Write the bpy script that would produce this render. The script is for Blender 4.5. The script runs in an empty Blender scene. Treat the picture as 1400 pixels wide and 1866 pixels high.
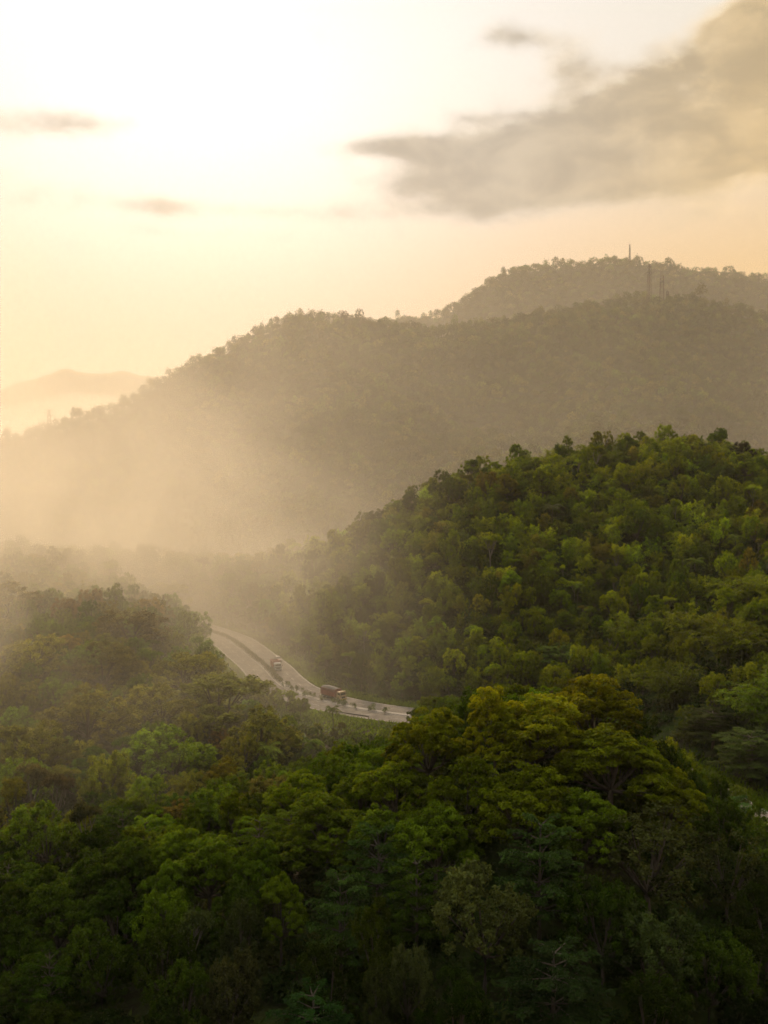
import bpy, math, random
import numpy as np
from mathutils import Vector, Matrix
R = math.radians
rnd = random.Random(7)
nr = np.random.default_rng(11)
scene = bpy.context.scene
COL = scene.collection

# ------------------------------------------------------------------ camera
CAMZ, F, PITCH = 65.0, 2000.0, R(3.235)      # F in pixels of the 1400 px wide photograph
cam_d = bpy.data.cameras.new('camera'); cam = bpy.data.objects.new('camera', cam_d); COL.objects.link(cam)
cam.location = (0, 0, CAMZ); cam.rotation_euler = (R(90) - PITCH, 0, 0)
cam_d.sensor_fit = 'VERTICAL'; cam_d.sensor_height = 24; cam_d.lens = 24 * F / 1866
cam_d.clip_start = 1; cam_d.clip_end = 30000
scene.camera = cam
def proj(x, y, z):
    c, s = math.cos(PITCH), math.sin(PITCH)
    dz = z - CAMZ
    dep = y * c - dz * s
    v = y * s + dz * c
    return 700 + F * x / dep, 933 - F * v / dep, dep
def ray(px, py):
    c, s = math.cos(PITCH), math.sin(PITCH)
    a, b = (px - 700) / F, (933 - py) / F
    return a / (c + b * s), (-s + b * c) / (c + b * s)     # x and z per unit of y

# ------------------------------------------------------------------ sun, sky, exposure
SUN_EL, SUN_AZ = R(26), R(-12)                 # azimuth from +Y, negative = to the left
SUN_STRENGTH, SUN_ANGLE, SKY_STRENGTH = 3.4, R(9), 0.093
HAZE_DENSITY, HAZE_G = 0.00006, 0.35
scene.view_settings.view_transform = 'Standard'; scene.view_settings.look = 'None'
scene.view_settings.gamma = 1; scene.view_settings.use_curve_mapping = False
scene.view_settings.exposure = 0.35
sd = bpy.data.lights.new('sun', 'SUN'); sd.energy = SUN_STRENGTH; sd.angle = SUN_ANGLE; sd.color = (1.0, 0.73, 0.47)
sun = bpy.data.objects.new('sun', sd); COL.objects.link(sun)
sdir = Vector((math.sin(SUN_AZ) * math.cos(SUN_EL), math.cos(SUN_AZ) * math.cos(SUN_EL), math.sin(SUN_EL)))
sun.rotation_euler = sdir.to_track_quat('Z', 'Y').to_euler(); sun.location = (0, 0, 300)

class NT:
    """small helper for writing node trees"""
    def __init__(s, tree): s.t = tree; s.n = tree.nodes; s.l = tree.links
    def node(s, typ, **kw):
        n = s.n.new(typ)
        for k, v in kw.items(): setattr(n, k, v)
        return n
    def put(s, sock, v):
        if isinstance(v, (int, float)): sock.default_value = v
        elif isinstance(v, (tuple, list)): sock.default_value = v
        else: s.l.new(v, sock)
    def math(s, op, a, b=0.0, c=None, clamp=False):
        n = s.node('ShaderNodeMath', operation=op, use_clamp=clamp)
        s.put(n.inputs[0], a); s.put(n.inputs[1], b)
        if c is not None: s.put(n.inputs[2], c)
        return n.outputs[0]
    def sstep(s, v, a, b, lo=0.0, hi=1.0):
        n = s.node('ShaderNodeMapRange', interpolation_type='SMOOTHSTEP')
        s.put(n.inputs[0], v); n.inputs[1].default_value = a; n.inputs[2].default_value = b
        n.inputs[3].default_value = lo; n.inputs[4].default_value = hi
        return n.outputs[0]
    def mix(s, f, a, b, blend='MIX'):
        n = s.node('ShaderNodeMix', data_type='RGBA', blend_type=blend)
        s.put(n.inputs[0], f); s.put(n.inputs[6], a); s.put(n.inputs[7], b)
        return n.outputs[2]
    def noise(s, vec, scale, detail=4, rough=0.55, dist=0.0):
        n = s.node('ShaderNodeTexNoise'); s.put(n.inputs['Vector'], vec)
        n.inputs['Scale'].default_value = scale; n.inputs['Detail'].default_value = detail
        n.inputs['Roughness'].default_value = rough; n.inputs['Distortion'].default_value = dist
        return n.outputs['Fac']

world = bpy.data.worlds.new('World'); scene.world = world; world.use_nodes = True
wt = NT(world.node_tree); world.node_tree.nodes.clear()
sky = wt.node('ShaderNodeTexSky', sky_type='NISHITA', sun_disc=False, sun_elevation=SUN_EL, sun_rotation=SUN_AZ,
              altitude=300, air_density=1.0, dust_density=4.0, ozone_density=1.0)
tc = wt.node('ShaderNodeTexCoord'); sep = wt.node('ShaderNodeSeparateXYZ'); wt.l.new(tc.outputs['Generated'], sep.inputs[0])
gx, gy, gz = sep.outputs
AZ = wt.math('ARCTAN2', gx, gy)                                # azimuth, radians
EL = wt.math('ARCSINE', gz)
def AE(px, py):
    a, b = ray(px, py); return math.atan2(a, 1), math.atan2(b, math.hypot(a, 1))
# high thin veil of cloud, white overhead and towards the sun, golden near the horizon to the right
base = wt.mix(1.0, sky.outputs[0], (1.0, 0.93, 0.80, 1), 'MULTIPLY')
h = wt.sstep(EL, R(3), R(21))
azr = wt.sstep(AZ, R(-12), R(22))
hor = wt.mix(azr, (6.0, 4.3, 3.3, 1), (6.6, 3.6, .7, 1))
zen = wt.mix(azr, (7.6, 7.6, 7.7, 1), (7.2, 6.7, 5.8, 1))
veil = wt.mix(h, hor, zen)
far_dim = wt.sstep(wt.math('ABSOLUTE', AZ), R(45), R(130), 1.0, 0.40)     # veil dimmed behind the camera so more light falls from above
up_gain = wt.sstep(EL, R(28), R(62), 1.0, 2.3)  # sky above the frame brightened to light the treetops
veil = wt.mix(1.0, veil, wt.mix(wt.math('MULTIPLY', far_dim, up_gain), (0, 0, 0, 1), (1, 1, 1, 1)), 'MULTIPLY')
base = wt.mix(0.96, base, veil)
# cumulus bank
vn = wt.node('ShaderNodeCombineXYZ'); wt.put(vn.inputs[0], AZ); wt.put(vn.inputs[1], wt.math('MULTIPLY', EL, 1.9)); vn.inputs[2].default_value = 3.3
n1 = wt.noise(vn.outputs[0], 7.0, 7, 0.58, 0.25)
n2 = wt.noise(vn.outputs[0], 22.0, 5, 0.6)
def blob(px, py, rx, ry, tilt=0.0, w=1.0):
    a, e = AE(px, py); c, s = math.cos(tilt), math.sin(tilt)
    da = wt.math('SUBTRACT', AZ, a); de = wt.math('SUBTRACT', EL, e)
    u = wt.math('ADD', wt.math('MULTIPLY', da, c), wt.math('MULTIPLY', de, s))
    v = wt.math('SUBTRACT', wt.math('MULTIPLY', de, c), wt.math('MULTIPLY', da, s))
    u = wt.math('MULTIPLY', u, F / rx); v = wt.math('MULTIPLY', v, F / ry)
    q = wt.math('ADD', wt.math('MULTIPLY', u, u), wt.math('MULTIPLY', v, v))
    return wt.math('MULTIPLY', wt.math('EXPONENT', wt.math('MULTIPLY', q, -1.0)), w)
bl = [(1400, 130, 230, 110, .3, 1.2), (1180, 215, 230, 90, .15, 1.2), (1000, 290, 260, 75, .05, 1.2), (770, 268, 140, 26, -.08, .85), (670, 270, 90, 16, -.05, .5), (860, 345, 200, 50, .0, 1.0), (560, 388, 260, 18, .0, .62),
      (1300, 270, 230, 75, .12, 1.1), (1040, 115, 60, 40, .1, .95), (1000, 70, 45, 16, 0, .55), (920, 68, 62, 26, 0, 1.15), (15, 222, 95, 36, 0, .82), (170, 225, 75, 24, .05, .76), (1390, 20, 110, 50, .5, .9),
      (30, 362, 140, 40, 0, .66), (300, 376, 120, 20, 0, .56), (80, 445, 120, 14, 0, .55), (400, 428, 240, 14, 0, .5), (870, 215, 60, 12, 0, .45), (1320, 40, 40, 16, .4, .6),
      (1900, 200, 350, 160, 0, 1.1), (-500, 300, 300, 60, 0, .9)]
n3 = wt.noise(vn.outputs[0], 48.0, 4, 0.6)
m = None
for b in bl:
    o = blob(*b); m = o if m is None else wt.math('ADD', m, o)
base = wt.mix(1.0, base, wt.mix(blob(380, 290, 430, 230, 0, 1.0), (0, 0, 0, 1), (3.2, 2.9, 2.3, 1)), 'ADD')      # veiled sun lighting the thin cloud from behind
m = wt.math('MINIMUM', m, 1.5)
m = wt.math('ADD', m, wt.math('MULTIPLY', wt.math('SUBTRACT', n1, 0.5), 1.3))
m = wt.math('ADD', m, wt.math('MULTIPLY', wt.math('SUBTRACT', n2, 0.5), 1.1))
m = wt.math('ADD', m, wt.math('MULTIPLY', wt.math('SUBTRACT', n3, 0.5), 0.4))
cm = wt.sstep(m, 0.24, 1.3)
cloudcol = wt.mix(wt.sstep(m, 0.5, 1.5), (6.6, 6.0, 5.2, 1), (3.9, 3.5, 2.9, 1))
cloudcol = wt.mix(1.0, cloudcol, wt.mix(wt.sstep(wt.noise(vn.outputs[0], 15.0, 5, 0.62, .4), .34, .68), (.80, .81, .83, 1), (1.18, 1.16, 1.12, 1)), 'MULTIPLY')
cloudcol = wt.mix(wt.sstep(AZ, R(4), R(22)), cloudcol, wt.mix(1.0, cloudcol, (1.2, .98, .60, 1), 'MULTIPLY'))
base = wt.mix(wt.math('MULTIPLY', cm, 0.92), base, cloudcol)
bg = wt.node('ShaderNodeBackground'); wt.l.new(base, bg.inputs[0]); bg.inputs[1].default_value = SKY_STRENGTH
wo = wt.node('ShaderNodeOutputWorld'); wt.l.new(bg.outputs[0], wo.inputs[0])
world.cycles.sampling_method = 'MANUAL'; world.cycles.sample_map_resolution = 512

cy = scene.cycles
cy.max_bounces = 8; cy.diffuse_bounces = 2; cy.glossy_bounces = 1; cy.transmission_bounces = 2; cy.volume_bounces = 5; cy.transparent_max_bounces = 4
cy.use_denoising = True; cy.denoiser = 'OPENIMAGEDENOISE'; cy.denoising_prefilter = 'FAST'
cy.sample_clamp_indirect = 4; cy.caustics_reflective = False; cy.caustics_refractive = False
cy.use_adaptive_sampling = True; cy.adaptive_threshold = 0.025

# ------------------------------------------------------------------ mesh helpers
def prop(o, label=None, cat=None, group=None, kind=None):
    if label: o['label'] = label
    if cat: o['category'] = cat
    if group: o['group'] = group
    if kind: o['kind'] = kind
    return o
def link(o, parent=None):
    COL.objects.link(o)
    if parent: o.parent = parent
    return o
def empty(name, loc=(0, 0, 0), rz=0.0):
    o = bpy.data.objects.new(name, None); o.empty_display_size = 0.5; o.location = loc; o.rotation_euler = (0, 0, rz)
    return link(o)
class MB:
    def __init__(s): s.v = []; s.f = []; s.m = []
    def add(s, vs, fs, mi=0):
        k = len(s.v); s.v += [tuple(v) for v in vs]; s.f += [tuple(i + k for i in f) for f in fs]; s.m += [mi] * len(fs); return s
    def box(s, c, d, mi=0, taper=(1, 1), rot=None):
        cx, cy_, cz = c; x, y, z = d[0] / 2, d[1] / 2, d[2] / 2; tx, ty = taper
        vs = [(-x, -y, -z), (x, -y, -z), (x, y, -z), (-x, y, -z), (-x * tx, -y * ty, z), (x * tx, -y * ty, z), (x * tx, y * ty, z), (-x * tx, y * ty, z)]
        vs = [Vector(v) for v in vs]
        if rot: vs = [rot @ v for v in vs]
        vs = [v + Vector(c) for v in vs]
        return s.add(vs, [(3, 2, 1, 0), (4, 5, 6, 7), (0, 1, 5, 4), (1, 2, 6, 5), (2, 3, 7, 6), (3, 0, 4, 7)], mi)
    def bar(s, a, b, w, mi=0):
        a, b = Vector(a), Vector(b); d = b - a
        if d.length < 1e-6: return s
        q = d.to_track_quat('Z', 'Y').to_matrix()
        return s.box((a + b) / 2, (w, w, d.length), mi, rot=q)
    def tube(s, pts, rad, n=6, mi=0, cap=True):
        k = len(s.v); P = [Vector(p) for p in pts]
        for i, p in enumerate(P):
            d = (P[min(i + 1, len(P) - 1)] - P[max(i - 1, 0)]).normalized()
            q = d.to_track_quat('Z', 'Y')
            for j in range(n):
                a = 2 * math.pi * j / n
                s.v.append(tuple(p + q @ Vector((math.cos(a) * rad[i], math.sin(a) * rad[i], 0))))
        for i in range(len(P) - 1):
            for j in range(n):
                a, b = k + i * n + j, k + i * n + (j + 1) % n
                s.f.append((a, b, b + n, a + n)); s.m.append(mi)
        if cap:
            s.f.append(tuple(k + j for j in reversed(range(n)))); s.m.append(mi)
            e = k + (len(P) - 1) * n; s.f.append(tuple(e + j for j in range(n))); s.m.append(mi)
        return s
    def cyl(s, a, b, r, n=16, mi=0): return s.tube([a, b], [r, r], n, mi)
    def mesh(s, name, mats, smooth=False):
        me = bpy.data.meshes.new(name); me.from_pydata(s.v, [], s.f)
        for mt in mats: me.materials.append(mt)
        if len(mats) > 1: me.polygons.foreach_set('material_index', s.m)
        if smooth: me.polygons.foreach_set('use_smooth', [True] * len(s.f))
        me.update(); return me
    def obj(s, name, mat, parent=None, smooth=False, bevel=0.0):
        mats = mat if isinstance(mat, list) else [mat]
        o = bpy.data.objects.new(name, s.mesh(name, mats, smooth)); link(o, parent)
        if bevel:
            b = o.modifiers.new('bevel', 'BEVEL'); b.width = bevel; b.segments = 2; b.limit_method = 'ANGLE'
        return o

# ------------------------------------------------------------------ materials
def mat_new(name):
    m_ = bpy.data.materials.new(name); m_.use_nodes = True; m_.node_tree.nodes.clear(); return m_, NT(m_.node_tree)
def leaf_mat(name, trans=0.35, gloss=0.02):
    m_, t = mat_new(name)
    oi = t.node('ShaderNodeObjectInfo')
    at = t.node('ShaderNodeAttribute', attribute_name='tint')
    hs = t.node('ShaderNodeHueSaturation')
    t.put(hs.inputs['Hue'], t.math('ADD', 0.5, t.math('MULTIPLY', t.math('SUBTRACT', oi.outputs['Random'], 0.5), 0.02)))
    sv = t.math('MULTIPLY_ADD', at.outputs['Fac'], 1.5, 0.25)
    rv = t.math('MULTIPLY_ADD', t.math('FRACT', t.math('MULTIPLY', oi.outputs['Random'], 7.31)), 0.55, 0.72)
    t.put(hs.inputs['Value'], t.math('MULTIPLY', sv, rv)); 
    ic = t.node('ShaderNodeAttribute', attribute_type='INSTANCER', attribute_name='icol'); ii = t.node('ShaderNodeAttribute', attribute_type='INSTANCER', attribute_name='isinst')
    t.put(hs.inputs['Color'], t.mix(ii.outputs['Fac'], oi.outputs['Color'], ic.outputs['Color']))
    d = t.node('ShaderNodeBsdfPrincipled'); t.l.new(hs.outputs[0], d.inputs['Base Color'])
    d.inputs['Roughness'].default_value = 0.8; d.inputs['Specular IOR Level'].default_value = gloss
    tr = t.node('ShaderNodeBsdfTranslucent')
    t.put(tr.inputs[0], t.mix(1.0, hs.outputs[0], (1.5, 1.25, 0.5, 1), 'MULTIPLY'))
    mx = t.node('ShaderNodeMixShader'); mx.inputs[0].default_value = trans
    t.l.new(d.outputs[0], mx.inputs[1]); t.l.new(tr.outputs[0], mx.inputs[2])
    o = t.node('ShaderNodeOutputMaterial'); t.l.new(mx.outputs[0], o.inputs[0]); return m_
def plain(name, col, rough=0.7, metal=0.0, var=0.15, scale=2.0, col2=None, spec=0.4):
    m_, t = mat_new(name)
    c = t.node('ShaderNodeTexCoord')
    n = t.noise(c.outputs['Object'], scale, 6, 0.6)
    c2 = col2 or tuple(x * (1 - var * 2) for x in col)
    p = t.node('ShaderNodeBsdfPrincipled')
    t.put(p.inputs['Base Color'], t.mix(t.sstep(n, 0.35, 0.7), (*c2, 1), (*col, 1)))
    p.inputs['Roughness'].default_value = rough; p.inputs['Metallic'].default_value = metal; p.inputs['Specular IOR Level'].default_value = spec
    o = t.node('ShaderNodeOutputMaterial'); t.l.new(p.outputs[0], o.inputs[0]); return m_
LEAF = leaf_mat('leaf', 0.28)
GRASS = leaf_mat('grass_blade', 0.4, 0.05)
BARK = plain('bark', (0.11, 0.085, 0.06), 0.9, scale=3)
PALEBARK = plain('pale_bark', (0.20, 0.17, 0.13), 0.85, scale=3)
def ground_mat():
    m_, t = mat_new('forest_floor')
    g = t.node('ShaderNodeNewGeometry')
    n = t.noise(g.outputs['Position'], 0.12, 8, 0.65); n_b = t.noise(g.outputs['Position'], 0.9, 6, 0.6)
    c = t.mix(t.sstep(n, 0.4, 0.62), (0.040, 0.032, 0.016, 1), (0.040, 0.062, 0.010, 1))
    c = t.mix(t.sstep(n_b, 0.45, 0.7), c, (0.055, 0.062, 0.018, 1))
    p = t.node('ShaderNodeBsdfPrincipled'); t.put(p.inputs['Base Color'], c); p.inputs['Roughness'].default_value = 0.95; p.inputs['Specular IOR Level'].default_value = 0.1
    bp = t.node('ShaderNodeBump'); bp.inputs['Strength'].default_value = 0.6; bp.inputs['Distance'].default_value = 0.5; t.l.new(n_b, bp.inputs['Height']); t.l.new(bp.outputs[0], p.inputs['Normal'])
    o = t.node('ShaderNodeOutputMaterial'); t.l.new(p.outputs[0], o.inputs[0]); return m_
def asphalt_mat():
    m_, t = mat_new('worn_asphalt')
    g = t.node('ShaderNodeNewGeometry'); uv = t.node('ShaderNodeUVMap')
    st = t.node('ShaderNodeMapping'); st.inputs['Scale'].default_value = (0.9, 0.02, 1); t.l.new(uv.outputs[0], st.inputs[0])
    n = t.noise(g.outputs['Position'], 0.35, 8, 0.65); w = t.noise(st.outputs[0], 1.0, 4, 0.6)
    c = t.mix(t.sstep(n, 0.35, 0.68), (0.13, 0.115, 0.095, 1), (0.22, 0.195, 0.16, 1))
    c = t.mix(t.math('MULTIPLY', t.sstep(w, 0.45, 0.65), 0.5), c, (0.11, 0.098, 0.082, 1))
    p = t.node('ShaderNodeBsdfPrincipled'); t.put(p.inputs['Base Color'], c); p.inputs['Roughness'].default_value = 0.9; p.inputs['Specular IOR Level'].default_value = 0.12
    o = t.node('ShaderNodeOutputMaterial'); t.l.new(p.outputs[0], o.inputs[0]); return m_
GROUND, ASPHALT = ground_mat(), asphalt_mat()
WPAINT = plain('road_paint', (0.62, 0.60, 0.55), 0.6, var=0.25, scale=1.5)
CONC = plain('concrete', (0.36, 0.33, 0.28), 0.9)
STEEL = plain('galvanised_steel', (0.20, 0.19, 0.18), 0.6, 0.6)

# ------------------------------------------------------------------ road path and terrain
ctrl = [(-112, 452), (-90, 430), (-70, 400), (-56, 378), (-49, 362), (-43, 345), (-36, 325), (-31, 308), (-25, 293), (-14, 278.5), (2, 267), (25, 257), (43, 243), (53, 225), (58, 206), (62, 187), (67, 168), (77, 150), (98, 132), (128, 116), (165, 108)]
def catmull(P, k=10):
    out = []
    for i in range(1, len(P) - 2):
        p0, p1, p2, p3 = [np.array(q, float) for q in P[i - 1:i + 3]]
        for j in range(k):
            s = j / k
            out.append(0.5 * ((2 * p1) + (-p0 + p2) * s + (2 * p0 - 5 * p1 + 4 * p2 - p3) * s * s + (-p0 + 3 * p1 - 3 * p2 + p3) * s ** 3))
    return np.array(out)
PATH = catmull(ctrl)
seg = np.linalg.norm(np.diff(PATH, axis=0), axis=1); ARC = np.concatenate([[0], np.cumsum(seg)])
TAN = np.gradient(PATH, axis=0); TAN /= np.linalg.norm(TAN, axis=1)[:, None]
NRM = np.stack([-TAN[:, 1], TAN[:, 0]], 1)           # to the left of travel = away from the camera on the bend
PATH = PATH + NRM * 0.8; HALF = 7.7
def road_dist(x, y):
    x = np.asarray(x, float); y = np.asarray(y, float)
    best = np.full(x.shape, 1e9)
    msk = (y > 60) & (y < 520) & (np.abs(x) < 260)
    if msk.any():
        p = np.stack([x[msk], y[msk]], -1)
        b = np.full(len(p), 1e9)
        for i in range(len(PATH) - 1):
            a, d = PATH[i], PATH[i + 1] - PATH[i]
            t_ = np.clip(((p - a) @ d) / (d @ d), 0, 1)
            b = np.minimum(b, np.hypot(*(p - a - t_[:, None] * d).T))
        best[msk] = b
    return best
def offs(i, o): return PATH[i] + NRM[i] * o

YK = np.array([-60, 40, 80, 110, 130, 150, 170, 190, 210, 230, 260, 280, 300, 330, 350, 380, 410, 440, 470, 520, 600, 680, 8500], float)
NEAR = {  # px of the photograph: ground height over distance
 -500: [-6,-8,-6,-4,-4,-4,-4,-2, 0, 2, 6, 9,12,14,14,14,16,18,17, 8,-6,-12,-12],
    0: [-6,-10,-8,-3,-2,-2,-3,-3,-1, 1, 5, 8,10,12,12,12,14,16,14, 6,-6,-12,-12],
  200: [-6,-8,-4, 1, 2, 3, 0,-2,-1, 1, 5, 7, 9,10, 9, 9,12,15,13, 6,-6,-12,-12],
  300: [-6,-8,-3, 3, 4, 4, 0,-2,-2, 0, 4, 6, 7, 7, 5, 6, 9,12,10, 4,-6,-12,-12],
  400: [-6,-8,-2, 4, 5, 5, 1,-1,-2,-1, 1, 1, 1, 0, 0, 0, 3, 7, 8, 4,-6,-12,-12],
  550: [-6,-8,-1, 5, 7, 8, 4, 0,-1,-1,-1, 0, 0, 1, 3, 5,10,14,12, 6,-6,-12,-12],
  700: [-6,-8, 0, 7,10,12, 8, 4, 1,-1, 0, 0, 4,11,16,23,28,31,27,18,-4,-12,-12],
  850: [-6,-8, 0, 8,15,20,16,11, 5, 1, 0, 2, 7,15,21,33,42,48,46,34, 0,-12,-12],
 1000: [-6,-9,-2, 7,15,22,17,11, 4, 0, 0, 2, 7,16,24,36,48,57,56,44, 6,-12,-12],
 1150: [-6,-9,-3, 5,13,18.5,12, 6, 1, 0, 3, 8,12,19,27,38,50,59,60,50,12,-12,-12],
 1250: [-6,-9,-4, 3, 9,12, 7, 2, 0, 3,11,15,17,23,29,39,50,60,62,54,18,-12,-12],
 1300: [-6,-9,-5, 2, 7, 8, 4, 0, 0, 6,16,19,20,25,30,40,50,59,61,54,18,-12,-12],
 1400: [-6,-9,-6, 0, 3, 3, 0, 0, 3,12,20,22,24,29,33,40,47,54,55,48,18,-12,-12],
 1900: [-6,-9,-6,-2,-1, 0, 4, 9,14,18,24,27,30,34,37,42,46,50,50,44,18,-12,-12],
}
PXK = np.array(sorted(NEAR)); TAB = np.array([NEAR[k] for k in PXK], float)
gp = np.arange(-500, 1901, 20.0); gyy = np.arange(-60, 700, 5.0)
T1 = np.array([np.interp(gyy, YK, row) for row in TAB]); T2 = np.array([np.interp(gp, PXK, T1[:, j]) for j in range(len(gyy))]).T
def blur(a, k, ax):
    w = np.exp(-0.5 * (np.arange(-3 * k, 3 * k + 1) / k) ** 2); w /= w.sum()
    p = np.pad(a, [(3 * k, 3 * k) if i == ax else (0, 0) for i in range(2)], mode='edge')
    return np.apply_along_axis(lambda r: np.convolve(r, w, 'valid'), ax, p)
T2 = blur(blur(T2, 2, 0), 1, 1)
def bil(px, y):
    fx = np.clip((px - gp[0]) / 20, 0, len(gp) - 1.001); fy = np.clip((y - gyy[0]) / 5, 0, len(gyy) - 1.001)
    i, j = fx.astype(int), fy.astype(int); a, b = fx - i, fy - j
    return T2[i, j] * (1 - a) * (1 - b) + T2[i + 1, j] * a * (1 - b) + T2[i, j + 1] * (1 - a) * b + T2[i + 1, j + 1] * a * b
SN = [(nr.uniform(0, 6.28), nr.uniform(0, 6.28), nr.uniform(0.6, 1.7)) for _ in range(14)]
def sn(x, y, L):
    s = 0
    for i, (a, ph, k) in enumerate(SN): s = s + np.sin((x * math.cos(a) + y * math.sin(a)) * k * 6.28 / L + ph + 1.7 * np.sin(x * 2.1 / L + i))
    return s / 7.0
def sm(t_): t_ = np.clip(t_, 0, 1); return t_ * t_ * (3 - 2 * t_)
RIDGE_PX = np.array([-700, -200, 0, 100, 200, 330, 430, 520, 560, 660, 700, 800, 850, 1000, 1150, 1260, 1330, 1400, 1800])
RIDGE_PY = np.array([960, 850, 802, 772, 742, 672, 622, 580, 575, 580, 584, 602, 596, 568, 543, 545, 562, 570, 600.])
RIDGE_Y = np.array([880, 960, 1000, 1020, 1050, 1110, 1170, 1230, 1250, 1290, 1300, 1340, 1350, 1390, 1400, 1400, 1400, 1400, 1400.])
R2_PX = np.array([400, 600, 700, 800, 870, 930, 1000, 1120, 1250, 1330, 1400, 1700, 2000])
R2_PY = np.array([800, 640, 590, 577, 532, 493, 488, 478, 494, 502, 512, 560, 640.])
def terrain(x, y):
    x = np.asarray(x, float); y = np.asarray(y, float)
    px = 700 + F * x / np.maximum(y, 60)
    z = bil(px, y) + sn(x, y, 60) * 0.7 * sm((y - 20) / 60)
    # main mountain
    ry = np.interp(px, RIDGE_PX, RIDGE_Y); rz = CAMZ + (820 - np.interp(px, RIDGE_PX, RIDGE_PY)) / F * ry - 9
    t_ = np.clip((y - 640) / (ry - 640), 0, 1)
    up = t_ ** 1.15 * 0.86 + 0.14 * sm(t_)
    dn = 1 - 0.6 * sm((y - ry) / 420)
    spur = (sn(x * 1.3, y * 0.5, 330) * 24 + sn(x, y, 130) * 8) * np.sin(np.clip(t_, 0, 1) * math.pi) ** 0.8
    zm = -12 + (rz + 12) * np.where(y < ry, up, dn) + spur
    # left of the picture the main ridge falls into an open valley
    fall = sm((y - ry) / 500) * sm((650 - px) / 300)
    zm = zm * (1 - fall) + (-20) * fall
    # far ridge with the mast
    r2 = CAMZ + (820 - np.interp(px, R2_PX, R2_PY)) / F * 2200 - 9
    t2 = np.clip((y - 1750) / 450, 0, 1)
    z2 = -30 + (r2 + 30) * np.where(y < 2200, sm(t2) * .6 + .4 * t2, 1 - 0.85 * sm((y - 2200) / 900)) + sn(x, y, 260) * 10 * np.sin(t2 * math.pi)
    # two pale mountains across the valley
    def bump(cpx, cy_, zt, wpx, wy, p=1.0):
        return -20 + (zt + 20) * np.exp(-np.abs((px - cpx) / wpx) ** 2 - ((y - cy_) / wy) ** 2)
    z3r = CAMZ + (820 - np.interp(px, [-400, -100, -30, 10, 60, 130, 180, 240, 330, 420, 520, 700], [800, 770, 740, 707, 691, 677, 681, 684, 692, 700, 740, 800])) / F * 5000
    z3 = np.maximum(-20 + (z3r + 20) * np.exp(-((y - 5000) / 750) ** 2), bump(-240, 3400, 260, 250, 500))
    z3 = z3 + np.where(y > 2600, sn(x, y, 420) * 20 + sn(x, y, 150) * 10, 0) * np.clip((z3 + 20) / 200, 0, 1)
    far = np.maximum(np.maximum(zm, z2), z3)
    w = sm((y - 600) / 60)
    z = z * (1 - w) + far * w
    rd = road_dist(x, y)
    k = sm((rd - HALF - 2.0) / 14.0)
    return z * k - 0.28 * (1 - k)
def gz1(x, y): return float(terrain(np.array([x]), np.array([y]))[0])

def grid_mesh(name, X, Y, Z, mat):
    n, m_ = X.shape
    co = np.stack([X, Y, Z], -1).reshape(-1, 3)
    idx = np.arange(n * m_).reshape(n, m_)
    q = np.stack([idx[:-1, :-1], idx[:-1, 1:], idx[1:, 1:], idx[1:, :-1]], -1).reshape(-1, 4)
    return np_mesh(name, co, q, mat, smooth=True)
def np_mesh(name, co, q, mat, smooth=False, attr=None):
    me = bpy.data.meshes.new(name); nf, k = q.shape
    me.vertices.add(len(co)); me.vertices.foreach_set('co', np.ascontiguousarray(co, dtype=np.float32).ravel())
    me.loops.add(nf * k); me.loops.foreach_set('vertex_index', np.ascontiguousarray(q, dtype=np.int32).ravel())
    me.polygons.add(nf); me.polygons.foreach_set('loop_start', np.arange(0, nf * k, k, dtype=np.int32))
    if smooth: me.polygons.foreach_set('use_smooth', np.ones(nf, dtype=bool))
    if attr is not None:
        a = me.attributes.new('tint', 'FLOAT', 'FACE'); a.data.foreach_set('value', np.ascontiguousarray(attr, dtype=np.float32))
    me.materials.append(mat); me.update(calc_edges=True); return me
ys = np.concatenate([np.arange(-60, 120, 6.0), np.arange(120, 480, 3.5), np.geomspace(480, 8000, 210)])
ss = np.linspace(-1, 1, 461); ss = np.sign(ss) * np.abs(ss) ** 1.3
SX, SY = np.meshgrid(ss, ys)
GX = SX * (SY + 160) * 0.85
GY = SY
g_me = grid_mesh('terrain', GX, GY, terrain(GX, GY), GROUND)
link(prop(bpy.data.objects.new('terrain', g_me), 'wooded hills and mountains rising on both sides of the road', kind='structure'))

# ------------------------------------------------------------------ road
def strip(name, o0, o1, z, mat, i0=0, i1=None, skirt=0.0, kind='structure', label=None, dash=None):
    i1 = i1 or len(PATH); vs, fs, uvs = [], [], []
    cross = [(o0, z), (o1, z)] if not skirt else [(o0 - .05, z - skirt), (o0, z), (o1, z), (o1 + .05, z - skirt)]
    rows = []
    if dash:      # resample by arc length
        s0 = 0; segs = []
        while s0 < ARC[-1] - dash[0]: segs.append((s0, s0 + dash[0])); s0 += dash[0] + dash[1]
    else: segs = [(ARC[i0], ARC[i1 - 1])]
    for a, b in segs:
        st = np.linspace(a, b, max(2, int((b - a) / 2.5)))
        for j, s_ in enumerate(st):
            p = np.array([np.interp(s_, ARC, PATH[:, 0]), np.interp(s_, ARC, PATH[:, 1])]); n_ = np.array([np.interp(s_, ARC, NRM[:, 0]), np.interp(s_, ARC, NRM[:, 1])])
            for o, zz in cross: vs.append((*(p + n_ * o), zz)); uvs.append((o, s_))
            if j:
                k = len(vs) - 2 * len(cross)
                for c in range(len(cross) - 1): fs.append((k + c, k + len(cross) + c, k + len(cross) + c + 1, k + c + 1))
    me = bpy.data.meshes.new(name); me.from_pydata(vs, [], fs); me.materials.append(mat)
    uvl = me.uv_layers.new(name='UVMap')
    for lp in me.loops: uvl.data[lp.index].uv = uvs[lp.vertex_index]
    me.update()
    return link(prop(bpy.data.objects.new(name, me), label, kind=kind))
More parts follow.
